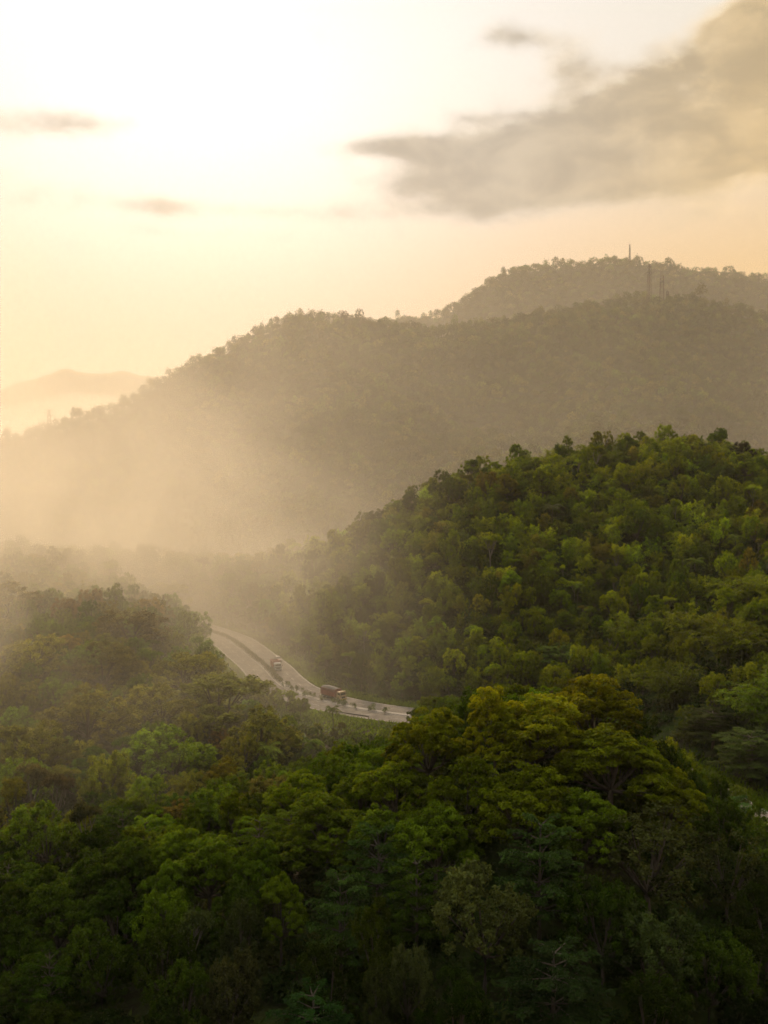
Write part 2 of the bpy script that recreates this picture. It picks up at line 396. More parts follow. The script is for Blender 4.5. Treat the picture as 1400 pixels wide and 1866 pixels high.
strip('road', -HALF, HALF, 0.0, ASPHALT, skirt=0.6, label='pale dusty divided highway curving through the valley')
strip('road_median', -0.75, 0.75, 0.16, CONC, skirt=0.14, label='narrow kerbed strip of soil between the carriageways')
for o in (-7.4, -1.05, 1.05, 7.4): strip('road_marking', o - .06, o + .06, 0.005, WPAINT, label='white painted line along the edge of the carriageway')
for o in (-4.2, 4.2): strip('road_marking', o - .05, o + .05, 0.005, WPAINT, label='white dashed line down the middle of the carriageway', dash=(3, 5))

# ------------------------------------------------------------------ plant prototypes
def unit(v): return v / np.maximum(np.linalg.norm(v, axis=-1, keepdims=True), 1e-9)
def leaves(pos, axis, length, width, tilt=0.35):
    """diamond leaves: position, long axis and size per leaf"""
    n = len(pos); axis = unit(axis + nr.normal(0, tilt, (n, 3)))
    up = unit(nr.normal(0, 0.55, (n, 3)) + np.array([0, 0, 1.0])); side = unit(np.cross(axis, up))
    L = (length * nr.uniform(.7, 1.3, n))[:, None]; W = (width * nr.uniform(.7, 1.3, n))[:, None]
    a = pos - axis * L * .5; b = pos + side * W * .5 - axis * L * .05; c = pos + axis * L * .5; d = pos - side * W * .5 - axis * L * .05
    co = np.stack([a, b, c, d], 1).reshape(-1, 3)
    return co, np.arange(n * 4).reshape(n, 4)
class Leafy:
    def __init__(s): s.p = []; s.a = []; s.l = []; s.w = []; s.t = []
    def add(s, p, a, l, w, t_):
        n = len(p); s.p.append(p); s.a.append(np.broadcast_to(a, (n, 3))); s.l.append(np.broadcast_to(l, n)); s.w.append(np.broadcast_to(w, n)); s.t.append(np.clip(np.broadcast_to(t_, n) + nr.normal(0, .13, n), 0, 1))
    def mesh(s, name, mat=None, tilt=0.35):
        co, q = leaves(np.concatenate(s.p), np.concatenate(s.a), np.concatenate(s.l), np.concatenate(s.w), tilt)
        return np_mesh(name, co, q, mat or LEAF, attr=np.concatenate(s.t))
def sphere_pts(n, zmin=-0.2):
    z = nr.uniform(zmin, 1, n); a = nr.uniform(0, 2 * math.pi, n); r = np.sqrt(1 - z * z)
    return np.stack([r * np.cos(a), r * np.sin(a), z], 1)
def fib(n, zmin=-0.15, jit=0.25):
    i = np.arange(n) + .5; z = 1 - (1 - zmin) * i / n; a = i * 2.39996 + nr.uniform(0, 6)
    r = np.sqrt(np.maximum(0, 1 - z * z)); return unit(np.stack([r * np.cos(a), r * np.sin(a), z], 1) + nr.normal(0, jit, (n, 3)))
def limb_tree(mb, base, tips, r0, fork_z, n=6):
    """a trunk that forks into limbs reaching the given tips"""
    b = Vector(base); f = Vector((base[0] + rnd.uniform(-.4, .4), base[1] + rnd.uniform(-.4, .4), fork_z))
    mid = (b + f) / 2 + Vector((rnd.uniform(-.2, .2), rnd.uniform(-.2, .2), 0))
    mb.tube([b, mid, f], [r0 * 1.25, r0 * .9, r0 * .8], n)
    for tp in tips:
        tp = Vector(tp); m1 = f.lerp(tp, .4) + Vector((0, 0, -0.3)); m1.z = min(m1.z, tp.z)
        mb.tube([f - Vector((0, 0, .2)), m1, tp], [r0 * .55, r0 * .36, r0 * .1], 5, cap=False)
        for _ in range(2):
            e = tp + Vector((rnd.uniform(-1, 1), rnd.uniform(-1, 1), rnd.uniform(.0, .9))); mb.tube([m1, m1.lerp(e, .6) + Vector((0, 0, .2)), e], [r0 * .25, r0 * .15, r0 * .05], 4, cap=False)
# crowns are built at radius 6 m and full height 14 m
def proto_tufted(seed, nl=14, nt=11, per=125, flat=0.62, L=.38, W=.20):
    global nr; nr = np.random.default_rng(seed); rnd.seed(seed)
    lf = Leafy(); tips = []
    lobes = [(np.array([0, 0, 8.6]), 3.0)]
    lobes = [(np.array([nr.uniform(-.6, .6), nr.uniform(-.6, .6), 9.6]), 1.9)]
    for k in range(nl):
        tier = (0, 1, 1, 2, 2)[k % 5]; a = 2.39996 * k + nr.uniform(-.3, .3); rr = (2.3, 3.5, 4.6)[tier] * nr.uniform(.88, 1.12)
        lobes.append((np.array([rr * math.cos(a), rr * math.sin(a), (8.9, 7.4, 5.4)[tier] + nr.uniform(-.7, .8)]), nr.uniform(1.25, 2.05)))
    for c, r in lobes:
        tips.append(tuple(c + [0, 0, -.3])); lt = nr.uniform(.3, .75)
        for d in fib(nt, -0.3, .15):
            tc_ = c + d * r * np.array([1, 1, .85]); tr = r * nr.uniform(.34, .50); tt = np.clip(lt + nr.normal(0, .12), .1, .9)
            n = int(per * nr.uniform(.7, 1.25))
            s = sphere_pts(n, -0.35); s = unit(s + d * 0.35)
            shell = nr.uniform(.55, 1.05, n)[:, None]
            p = tc_ + s * shell * tr * np.array([1.15, 1.15, flat * 1.1])
            ax = unit(s * np.array([1, 1, .2]) + np.array([0, 0, -.35]))
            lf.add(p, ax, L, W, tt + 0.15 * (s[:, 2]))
    mb = MB(); limb_tree(mb, (0, 0, -1.5), tips, .34, 4.6)
    return mb.mesh('trunk', [BARK], True), lf.mesh('crown')
def proto_bushy(seed, nl=13, nt=12, per=95, L=.36, W=.22, sparse=1.0, tall=1.0, trunkmat=None):
    global nr; nr = np.random.default_rng(seed); rnd.seed(seed)
    lf = Leafy(); tips = []
    for k in range(nl):
        d = fib(nl, -0.55, .3)[k]; c = np.array([0, 0, 7.8]) + d * np.array([4.0, 4.0, 3.9 * tall]); r = nr.uniform(1.25, 2.2); lt = nr.uniform(.22, .75)
        tips.append(tuple(c))
        for e in fib(nt, -0.6, .25):
            q = c + e * r; n = int(per * sparse * nr.uniform(.5, 1.4)); s = sphere_pts(n, -1); tr = r * nr.uniform(.22, .42)
            lf.add(q + s * nr.uniform(.2, 1.1, n)[:, None] * tr, unit(s + nr.normal(0, .6, (n, 3)) + np.array([0, 0, -.2])), L, W, lt + nr.normal(0, .1))
    mb = MB(); limb_tree(mb, (0, 0, -1.5), tips, .28, 4.4)
    return mb.mesh('trunk', [trunkmat or BARK], True), lf.mesh('crown', tilt=.6)
def proto_layered(seed, tiers=9, L=.5, W=.16):
    global nr; nr = np.random.default_rng(seed); rnd.seed(seed)
    lf = Leafy(); mb = MB()
    mb.tube([(0, 0, -1.5), (.1, .1, 5), (0, 0, 12.5)], [.34, .24, .06], 7)
    for t_ in range(tiers):
        z = 4.6 + 8.6 * t_ / (tiers - 1); rad = 6.0 * math.sqrt(max(0.06, 1 - ((z - 6.0) / 8.2) ** 2)) * nr.uniform(.8, 1.1)
        nb = 7 if t_ < tiers - 2 else 4
        for k in range(nb):
            a = 2 * math.pi * (k + nr.uniform(-.3, .3)) / nb + t_; rr = rad * nr.uniform(.65, 1.05)
            d = np.array([math.cos(a), math.sin(a), 0]); sd_ = np.array([-d[1], d[0], 0]); base_ = np.array([0, 0, z - .8]); rise = nr.uniform(.5, 1.3)
            mb.tube([tuple(base_), tuple(base_ + d * rr * .5 + [0, 0, rise * .8]), tuple(base_ + d * rr + [0, 0, rise * .8])], [.1, .06, .02], 4, cap=False)
            lt = nr.uniform(.3, .75); n = int(230 * rr / 5)
            u = nr.uniform(.3, 1.08, n); sp = nr.normal(0, .32, n) * (1.1 - .35 * u) * rr * .42
            p = base_ + d * (u * rr)[:, None] + sd_ * sp[:, None] + np.stack([0 * u, 0 * u, rise * np.sin(np.minimum(u, 1) * 1.9) - .22 * np.abs(sp) + nr.normal(0, .09, n)], 1)
            lf.add(p, unit(d * .7 + sd_ * np.sign(sp)[:, None] * .9 + np.array([0, 0, -.25])), L, W, lt)
    return mb.mesh('trunk', [BARK], True), lf.mesh('crown', tilt=.25)
def proto_bamboo(seed, culms=34, L=.58, W=.12):
    global nr; nr = np.random.default_rng(seed); rnd.seed(seed)
    lf = Leafy(); mb = MB()
    for k in range(culms):
        a = nr.uniform(0, 6.28); d = np.array([math.cos(a), math.sin(a), 0]); hgt = nr.uniform(6.5, 14); out = nr.uniform(1.6, 6.8); b0 = np.array([nr.normal(0, .9), nr.normal(0, .9), -.8])
        t_ = np.linspace(0, 1, 7)
        def arc(u): u = np.asarray(u)[..., None]; return b0 + d * out * u ** 2.2 + np.array([0, 0, 1.0]) * (hgt * (u - .24 * u ** 4 * (out / 4.0)))
        P = arc(t_); mb.tube([tuple(p) for p in P], [.06, .06, .055, .05, .04, .025, .01], 4, cap=False)
        lt = nr.uniform(.25, .8)
        for u in nr.uniform(.25, 1.0, 15):
            c = arc(u); n = 20; e = nr.uniform(0, 6.28); ed = np.array([math.cos(e), math.sin(e), 0.15]); w = .35 + .75 * (1 - abs(u - .6))
            q = nr.uniform(0, 1, n)[:, None]
            p = c + ed * q * w * 1.5 + np.array([0, 0, -1.0]) * (q ** 2) * .8 + nr.normal(0, .16, (n, 3))
            lf.add(p, unit(ed + np.array([0, 0, -.9]) + d * .3), L, W, lt)
    return mb.mesh('culms', [plain('bamboo_culm', (.16, .17, .06), .6)], True), lf.mesh('foliage', tilt=.35)
def proto_palm(seed, fr=17):
    global nr; nr = np.random.default_rng(seed); rnd.seed(seed)
    lf = Leafy(); mb = MB(); top = np.array([.5, .2, 9.5])
    mb.tube([(0, 0, -1), (.1, 0, 3), (.3, .1, 6.5), tuple(top)], [.26, .2, .17, .16], 8)
    for k in range(fr):
        a = 2.4 * k; up = nr.uniform(.1, 1.15) if k % 3 else nr.uniform(-.3, .2); d = np.array([math.cos(a), math.sin(a), 0]); L_ = nr.uniform(3.6, 4.6)
        u = np.repeat(np.linspace(.08, 1, 34), 2); sg = np.tile([1., -1.], 34); side = np.array([-d[1], d[0], 0])
        c = top + d * (u * L_ * math.cos(up * .7))[:, None] + np.stack([0 * u, 0 * u, L_ * (math.sin(up) * u - .75 * u ** 2.2)], 1)
        ll = 1.15 * np.sin(np.clip(u * .85 + .12, 0, 1) * math.pi) + .2
        ax = side * sg[:, None] + d * .55 + np.array([0, 0, -.45])
        lf.add(c + unit(ax) * (ll * .45)[:, None], ax, ll, .14, nr.uniform(.4, .7))
        mb.tube([tuple(c[0]), tuple(c[30]), tuple(c[-1])], [.05, .035, .01], 4, cap=False)
    return mb.mesh('trunk', [BARK], True), lf.mesh('crown', tilt=.08)
def proto_open(seed, leafy=1.0):
    """tree with visible pale trunk and forking limbs carrying loose tufts"""
    global nr; nr = np.random.default_rng(seed); rnd.seed(seed)
    lf = Leafy(); mb = MB(); tips = []
    def grow(p, d, ln, r, lev):
        d = d.normalized(); e = p + d * ln; m1 = (p + e) / 2 + Vector((rnd.uniform(-.12, .12), rnd.uniform(-.12, .12), 0)) * ln
        mb.tube([p, m1, e], [r, r * .85, r * .68], 6 if lev < 2 else 4, cap=False)
        if lev >= 3: tips.append(e); return
        for _ in range(3 if lev else 4):
            a = rnd.uniform(0, 6.28); s_ = rnd.uniform(.45, .95)
            grow(e, d + Vector((math.cos(a) * s_, math.sin(a) * s_, .25)), ln * rnd.uniform(.42, .62), r * .6, lev + 1)
    grow(Vector((0, 0, -1)), Vector((.1, .05, 1)), 6.0, .27, 0)
    for tpt in tips:
        c = np.array(tpt); r = nr.uniform(.8, 1.5); n = int(110 * leafy * r); s = sphere_pts(n, -.5); lt = nr.uniform(.3, .8)
        if n: lf.add(c + s * r * nr.uniform(.3, 1.1, n)[:, None] * np.array([1.2, 1.2, .6]), s + np.array([0, 0, -.4]), .42, .19, lt)
    return mb.mesh('trunk', [PALEBARK], True), lf.mesh('crown', tilt=.5)
PROTO = {
 'tufted': [proto_tufted(101), proto_tufted(102, 16, 10, 120), proto_tufted(103, 12, 13, 120, .55), proto_tufted(104, 15, 11, 120, .7)],
 'bushy': [proto_bushy(201), proto_bushy(202, 16, 11, 85), proto_bushy(203, 12, 13, 95, tall=1.15)],
 'dotted': [proto_bushy(211, 14, 14, 30, .36, .24)],
 'layered': [proto_layered(301), proto_layered(302, 7)],
 'bamboo': [proto_bamboo(401), proto_bamboo(402, 28), proto_bamboo(403, 40)],
 'palm': [proto_palm(501), proto_palm(502, 14)],
 'open': [proto_open(601), proto_open(602, .7)],
}
NAMES = {'tufted': ('broadleaf_tree', 'tree'), 'bushy': ('bushy_tree', 'tree'), 'dotted': ('bushy_tree', 'tree'), 'layered': ('layered_tree', 'tree'),
         'bamboo': ('bamboo_clump', 'bamboo'), 'palm': ('palm_tree', 'palm tree'), 'open': ('slender_tree', 'tree')}
GREEN = {'tufted': (.078, .120, .006), 'bushy': (.090, .140, .009), 'dotted': (.080, .105, .010), 'layered': (.055, .115, .010),
         'bamboo': (.14, .180, .008), 'palm': (.11, .15, .02), 'open': (.095, .125, .012)}
CROWNR, CROWNH = 6.2, {'tufted': 11.8, 'bushy': 13.2, 'dotted': 13.2, 'layered': 13.6, 'bamboo': 12.6, 'palm': 11.5, 'open': 12.6}

# ------------------------------------------------------------------ where each plant stands
PL = []      # dict(kind, x, y, z, r, h, col, hand)
def solve(px, py, H, y0, y1=1000.0):
    """the first distance past y0 where a plant of height H standing on the slope just reaches the sight line"""
    a, b = ray(px, py); Y = np.arange(y0, y1, 1.0)
    g = terrain(a * Y, Y) + H - (CAMZ + b * Y)
    k = np.argmax(g > 0)
    return (a * Y[k], Y[k]) if g[k] > 0 else (None, None)
def place(kind, px, py, dia, y0=95, H=None, col=None, note=None, y1=1000):
    H = H or 14; x, y = solve(px, py, H, y0, y1)
    if x is None: return
    r = dia / 2 * y / F
    PL.append(dict(kind=kind, x=x, y=y, z=gz1(x, y), r=r, h=H, col=col or GREEN[kind], hand=True, note=note))
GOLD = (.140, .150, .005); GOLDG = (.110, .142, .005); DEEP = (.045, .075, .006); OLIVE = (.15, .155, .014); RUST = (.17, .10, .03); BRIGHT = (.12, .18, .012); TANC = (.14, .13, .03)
HAND = [
 # big golden group in the middle
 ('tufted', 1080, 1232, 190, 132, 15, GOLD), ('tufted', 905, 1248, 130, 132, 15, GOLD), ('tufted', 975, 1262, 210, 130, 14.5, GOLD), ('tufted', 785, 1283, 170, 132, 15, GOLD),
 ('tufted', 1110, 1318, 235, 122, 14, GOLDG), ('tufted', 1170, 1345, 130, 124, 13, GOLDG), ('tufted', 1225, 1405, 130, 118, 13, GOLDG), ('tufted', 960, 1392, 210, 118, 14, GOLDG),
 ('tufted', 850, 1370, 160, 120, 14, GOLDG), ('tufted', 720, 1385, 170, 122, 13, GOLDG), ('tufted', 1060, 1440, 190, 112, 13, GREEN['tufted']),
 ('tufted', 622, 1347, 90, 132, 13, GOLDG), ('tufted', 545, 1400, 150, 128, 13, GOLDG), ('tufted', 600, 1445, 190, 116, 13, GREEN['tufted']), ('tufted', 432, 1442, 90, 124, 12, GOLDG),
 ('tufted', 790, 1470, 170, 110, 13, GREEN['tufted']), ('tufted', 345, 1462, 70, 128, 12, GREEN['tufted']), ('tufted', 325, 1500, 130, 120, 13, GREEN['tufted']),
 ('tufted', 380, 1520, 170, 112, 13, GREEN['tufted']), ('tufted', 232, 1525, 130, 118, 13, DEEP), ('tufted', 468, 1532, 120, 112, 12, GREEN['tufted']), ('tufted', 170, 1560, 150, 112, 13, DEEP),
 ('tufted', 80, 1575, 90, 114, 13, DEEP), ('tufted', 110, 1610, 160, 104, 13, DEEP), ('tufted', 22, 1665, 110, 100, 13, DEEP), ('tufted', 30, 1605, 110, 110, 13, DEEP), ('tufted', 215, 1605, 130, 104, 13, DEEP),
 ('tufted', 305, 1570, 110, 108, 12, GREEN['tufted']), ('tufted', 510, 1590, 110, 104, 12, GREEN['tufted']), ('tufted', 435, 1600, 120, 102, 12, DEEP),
 # layered, dotted and loose crowns of the lower right
 ('layered', 690, 1508, 190, 108, 14, (.045, .085, .014)), ('layered', 985, 1485, 190, 106, 15, (.050, .095, .018)), ('layered', 620, 1588, 150, 102, 13, (.045, .08, .014)),
 ('dotted', 1185, 1470, 280, 104, 15, (.060, .068, .016)), ('dotted', 1330, 1515, 170, 108, 13, (.045, .06, .014)), ('layered', 1330, 1452, 150, 150, 9, (.045, .085, .018)),
 ('bushy', 880, 1592, 210, 96, 14, (.095, .115, .028)), ('layered', 760, 1560, 150, 102, 12, DEEP), ('bushy', 1100, 1600, 180, 96, 13, DEEP), ('bushy', 1185, 1655, 200, 88, 13, (.045, .065, .016)),
 ('open', 625, 1585, 110, 98, 13, (.055, .08, .02)), ('bushy', 745, 1720, 110, 86, 11, (.07, .09, .025)), ('bushy', 690, 1760, 90, 84, 10, (.08, .11, .025)), ('bushy', 420, 1735, 130, 86, 12, (.07, .08, .025)),
 ('layered', 1010, 1722, 260, 82, 12, (.042, .080, .018)), ('layered', 570, 1800, 210, 78, 11, (.055, .12, .022)), ('bushy', 600, 1735, 150, 86, 11, DEEP), ('bushy', 330, 1770, 150, 84, 11, DEEP),
 ('open', 352, 1640, 130, 92, 12, (.05, .068, .018)), ('bushy', 440, 1665, 110, 92, 11, (.05, .068, .018)), ('bushy', 300, 1690, 120, 90, 11, DEEP), ('layered', 90, 1740, 160, 88, 12, DEEP),
 ('bushy', 1300, 1700, 180, 86, 12, DEEP), ('bushy', 830, 1790, 150, 80, 10, DEEP), ('bushy', 1180, 1800, 200, 80, 11, DEEP), ('bushy', 180, 1690, 150, 92, 12, DEEP),
 # left slope, bushy crowns
 ('bushy', 165, 1262, 190, 190, 14, OLIVE), ('bushy', 390, 1242, 260, 200, 14, (.11, .115, .016)), ('bushy', 310, 1330, 190, 170, 14, GREEN['bushy']), ('bushy', 195, 1370, 110, 165, 14, BRIGHT),
 ('bushy', 60, 1320, 160, 180, 14, OLIVE), ('bushy', 25, 1430, 120, 150, 13, OLIVE), ('bushy', 80, 1470, 160, 142, 13, GREEN['bushy']), ('bushy', 480, 1300, 150, 190, 13, (.10, .105, .016)), ('bushy', 290, 1250, 150, 210, 13, OLIVE),
 ('bushy', 340, 1190, 150, 235, 13, OLIVE), ('bushy', 240, 1110, 150, 270, 14, (.12, .105, .03)), ('bushy', 165, 1072, 60, 300, 13, RUST), ('bushy', 120, 1090, 60, 300, 12, RUST), ('bushy', 300, 1065, 130, 300, 14, OLIVE),
 ('bushy', 20, 1062, 130, 320, 14, (.15, .13, .015)), ('bushy', 265, 1090, 70, 285, 13, (.16, .115, .025)), ('bushy', 350, 1120, 110, 270, 13, (.10, .09, .03)), ('bushy', 60, 1160, 150, 250, 14, OLIVE), ('bushy', 190, 1180, 150, 240, 13, TANC),
 ('bushy', 400, 1205, 90, 240, 9, BRIGHT), ('open', 60, 1375, 110, 160, 15, (.075, .07, .028)), ('open', 158, 1450, 90, 142, 14, (.06, .065, .025)), ('open', 105, 1395, 90, 155, 14, (.08, .07, .03)),
 # skyline of the left spur
 ('bushy', 60, 972, 60, 430, 15, (.05, .07, .02)), ('bushy', 268, 992, 60, 430, 14, (.05, .07, .02)), ('open', 365, 1010, 50, 425, 14, (.07, .07, .03)), ('bushy', 215, 986, 60, 430, 13, (.05, .07, .02)),
 # palms
 ('palm', 345, 1345 + 0, 60, 200, 9, None), ('palm', 490, 1345, 95, 185, 9, None), ('palm', 565, 1340, 80, 190, 9, None), ('palm', 608, 1283, 55, 225, 8, None), ('palm', 1005, 935, 70, 385, 9, (.12, .13, .05)), ('palm', 1265, 1035, 70, 330, 9, None), ('palm', 1340, 1000, 55, 345, 9, None), ('palm', 805, 1225, 45, 290, 8, None),
 # skyline of the hill on the right
 ('bushy', 1150, 783, 60, 440, 13, (.035, .055, .016)), ('bushy', 993, 795, 42, 438, 13, (.035, .055, .016)), ('bushy', 790, 858, 50, 425, 13, (.03, .05, .016)), ('bushy', 1355, 806, 50, 440, 12, (.05, .05, .02)), ('bushy', 690, 932, 60, 405, 12, (.05, .06, .02)),
 ('bamboo', 1065, 800, 75, 438, 12, None), ('bamboo', 950, 815, 90, 430, 12, None), ('bamboo', 1240, 788, 90, 440, 13, None), ('bamboo', 1310, 800, 90, 440, 13, None), ('bamboo', 1195, 795, 80, 440, 12, None), ('bamboo', 870, 842, 80, 420, 11, None),
 ('bamboo', 830, 845, 70, 425, 11, None), ('bamboo', 755, 888, 60, 415, 11, None), ('bamboo', 1385, 822, 90, 430, 12, None), ('bamboo', 1110, 808, 80, 430, 12, None), ('bamboo', 1015, 815, 80, 425, 12, None),
 # near spur of bamboo at the right edge
 ('bamboo', 1255, 1095, 170, 222, 12, (.13, .165, .008)), ('bamboo', 1340, 1110, 190, 216, 13, (.13, .165, .008)), ('bamboo', 1390, 1025, 170, 235, 13, (.115, .15, .008)), ('bamboo', 1300, 1040, 110, 245, 10, (.115, .15, .008)),
 ('bamboo', 1400, 1215, 190, 195, 13, (.09, .14, .01)), ('layered', 1370, 1330, 170, 180, 11, (.06, .085, .018)), ('bamboo', 1235, 1200, 150, 212, 11, (.10, .13, .01)), ('layered', 1300, 1290, 140, 198, 9, (.055, .07, .016)),
 ('bushy', 1295, 1408, 110, 160, 9, (.06, .085, .01)), ('bushy', 1335, 1440, 90, 155, 8, (.06, .085, .01)), ('bushy', 1240, 1385, 110, 160, 9, (.06, .085, .01)),
 ('bushy', 455, 1240, 40, 225, 6, BRIGHT, 1), ('bushy', 488, 1244, 55, 225, 6, BRIGHT, 1), ('bushy', 522, 1257, 50, 225, 6, BRIGHT, 1), ('bushy', 548, 1272, 40, 225, 5, BRIGHT, 1),
 ('bushy', 1020, 1175, 110, 285, 8, (.07, .11, .02)), ('bamboo', 1150, 1115, 110, 250, 9, None),
]
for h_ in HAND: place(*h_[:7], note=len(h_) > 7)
# upper limit of foliage in front of the road, in the photograph
LX = [390, 405, 440, 480, 520, 560, 600, 640, 700, 730]; LY = [1140, 1198, 1238, 1256, 1276, 1298, 1312, 1318, 1324, 1300]
def blocks_road(x, y, r, ztop):
    if y > 262 and x > -12 or y > 390: return False
    px, py, d = proj(x, y, ztop); w = r * F / d
    for q in np.linspace(px - w, px + w, 5):
        if 396 < q < 722:
            yy = py + (r * F / d) * 1.0 * (1 - math.sqrt(max(0, 1 - ((q - px) / w) ** 2)))
            rx, _ = ray(q, 1200)
            # only plants on this side of the road
            ry = 262 if rx > -.04 else 262 + (-.04 - rx) / .11 * 108
            if y < ry and yy < np.interp(q, LX, LY): return True
    return False
for p in PL:
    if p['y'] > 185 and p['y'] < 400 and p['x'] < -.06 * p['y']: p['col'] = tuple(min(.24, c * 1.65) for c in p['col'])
    if p['y'] < 112: k_ = .24 + .76 * max(0, (p['y'] - 90) / 22); p['col'] = tuple(c * k_ for c in p['col'])      # foreground shade painted into the leaf colour, deepest nearest the camera
PL = [p for p in PL if p['kind'] == 'palm' or p['note'] or not blocks_road(p['x'], p['y'], p['r'], p['z'] + p['h'])]
hx = np.array([p['x'] for p in PL]); hy = np.array([p['y'] for p in PL]); hr = np.array([p['r'] for p in PL])
# the rest of the wood, on a jittered lattice whose step follows the size of the plants
def fill(y0, y1, step, chooser):
    r2 = random.Random(int(y0 * 7 + y1)); cand = []
    y = y0
    while y < y1:
        xm = 0.40 * y + 14; x = -xm + r2.uniform(0, step)
        while x < xm:
            cand.append((x + r2.uniform(-.35, .35) * step, y + r2.uniform(-.35, .35) * step)); x += step
        y += step * .9
    C = np.array(cand); Z = terrain(C[:, 0], C[:, 1]); D = road_dist(C[:, 0], C[:, 1])
    for (x, y), z, d in zip(C, Z, D):
        px, _, _ = proj(x, y, z + 6); c = chooser(px, y, r2)
        if c is None: continue
        kind, r, h, col = c
        if d < HALF + 2.5 + r * .75: continue
        if -26 < x < 4 and 238 < y < 266 and y > 240 - x * .2: continue      # open grass bank below the road
        if len(hx) and (np.hypot(hx - x, hy - y) < (hr * .62 + r * .62)).any(): continue
        if blocks_road(x, y, r, z + h):
            h = 5; r = 2.6; kind = 'bushy'
            if d < HALF + 4 or blocks_road(x, y, r, z + h): continue
        PL.append(dict(kind=kind, x=x, y=y, z=z, r=r, h=h, col=col, hand=False))
def pick(r2, opts): return r2.choices([o[0] for o in opts], [o[1] for o in opts])[0]
def vary(c, r2, s=.22): k = r2.uniform(1 - s, 1 + s); return tuple(max(.004, v * k * r2.uniform(.92, 1.08)) for v in c)
def ch_near(px, y, r2):
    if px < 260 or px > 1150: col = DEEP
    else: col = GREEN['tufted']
    k = pick(r2, [('tufted', 5), ('bushy', 2), ('layered', 2), ('open', .5)] if y > 105 else [('bushy', 3), ('layered', 3), ('tufted', 1)])
    if px > 1180: k = pick(r2, [('bushy', 2), ('layered', 1)])
    if y < 108: col = tuple(c * .3 for c in col)  # nearest rows: shade put into the leaf colour to deepen the foreground
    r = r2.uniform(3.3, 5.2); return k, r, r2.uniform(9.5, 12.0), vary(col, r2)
def ch_mid(px, y, r2):
    if px < 560:
        BR = 1.35 if y > 190 else 1.0
        k = pick(r2, [('bushy', 6), ('open', .8), ('tufted', 1.2), ('bamboo', .6)]); c = pick(r2, [(OLIVE, 3), (GREEN['bushy'], 3), (BRIGHT, 1), (TANC, .7), ((.13, .10, .02), .5)])
        r = r2.uniform(3.2, 5.2); return k, r, r * r2.uniform(1.9, 2.5), vary(tuple(v * BR for v in c), r2)
    if px < 1150 and y < 240:
        if px < 760 and y > 185: return 'bushy', r2.uniform(2, 3.2), r2.uniform(4, 7), vary(BRIGHT, r2)
        return pick(r2, [('tufted', 2), ('bushy', 2)]), r2.uniform(3.5, 5), r2.uniform(9, 12), vary(GREEN['tufted'], r2)
    k = pick(r2, [('bamboo', 3), ('bushy', 2)]); r = r2.uniform(3, 4.6)
    return k, r, r * r2.uniform(2.0, 2.7), vary((.13, .165, .008), r2)
def ch_hill(px, y, r2):
    if px < 520:
        k = pick(r2, [('bushy', 4), ('bamboo', 2), ('tufted', 1), ('open', .4)]); c = pick(r2, [(OLIVE, 3), (GREEN['bushy'], 4), (BRIGHT, 2)]); r = r2.uniform(3.0, 5.0); return k, r, r * r2.uniform(2.1, 2.8), vary(tuple(v * (1.3 if y < 400 else 1) for v in c), r2)
    lowface = y < 345 and px > 520
    k = pick(r2, [('bamboo', 8 if not lowface else 2), ('bushy', 2.4), ('tufted', .5), ('open', .3), ('palm', .04)])
    c = pick(r2, [((.155, .205, .008), 4), ((.075, .11, .008), 1.8), ((.15, .15, .018), .7), ((.19, .24, .01), 1.8)])
    if k == 'palm': c = GREEN['palm']; return k, 3.2, 8, c
    if k == 'bamboo' and not lowface: r = r2.uniform(3.0, 5.6); return k, r, r * r2.uniform(1.7, 2.6), vary(c, r2, .3)
    r = r2.uniform(2.0, 3.6) if lowface else 2.1 + 3.9 * r2.random() ** 1.4; return k, r, min(15, r * r2.uniform(1.9, 3.5)), vary(c, r2, .3)
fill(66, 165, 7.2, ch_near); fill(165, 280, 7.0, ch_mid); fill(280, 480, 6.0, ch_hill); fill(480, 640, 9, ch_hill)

# ---- which of them show: paint their discs front to back on a coarse picture
BW, BH = 350, 467
buf = np.full((BH, BW), -1, int); PL.sort(key=lambda p: p['y'])
yy, xx = np.mgrid[0:BH, 0:BW]
# terrain depth is ignored, crowns hide what lies behind them
for i, p in enumerate(PL):
    c = proj(p['x'], p['y'], p['z'] + p['h'] * .62); rx, rz_ = p['r'] * F / c[2] / 4, p['h'] * .38 * F / c[2] / 4
    cx, cyy = c[0] / 4, c[1] / 4
    x0, x1, y0, y1 = [int(v) for v in (max(0, cx - rx), min(BW, cx + rx + 1), max(0, cyy - rz_), min(BH, cyy + rz_ + 1))]
    p['sx'], p['sy'] = c[0], c[1]; p['vis'] = 0
    if x1 <= x0 or y1 <= y0: continue
    sub = buf[y0:y1, x0:x1]; e = ((xx[y0:y1, x0:x1] + .5 - cx) / rx) ** 2 + ((yy[y0:y1, x0:x1] + .5 - cyy) / rz_) ** 2 < 1
    k = e & (sub < 0); sub[k] = i; p['vis'] = int(k.sum())
order = sorted(range(len(PL)), key=lambda i: -PL[i]['vis'])
N_TREES = 292
chosen = [i for i in order if PL[i]['vis'] > 6][:N_TREES]
for i in chosen: PL[i]['thing'] = True

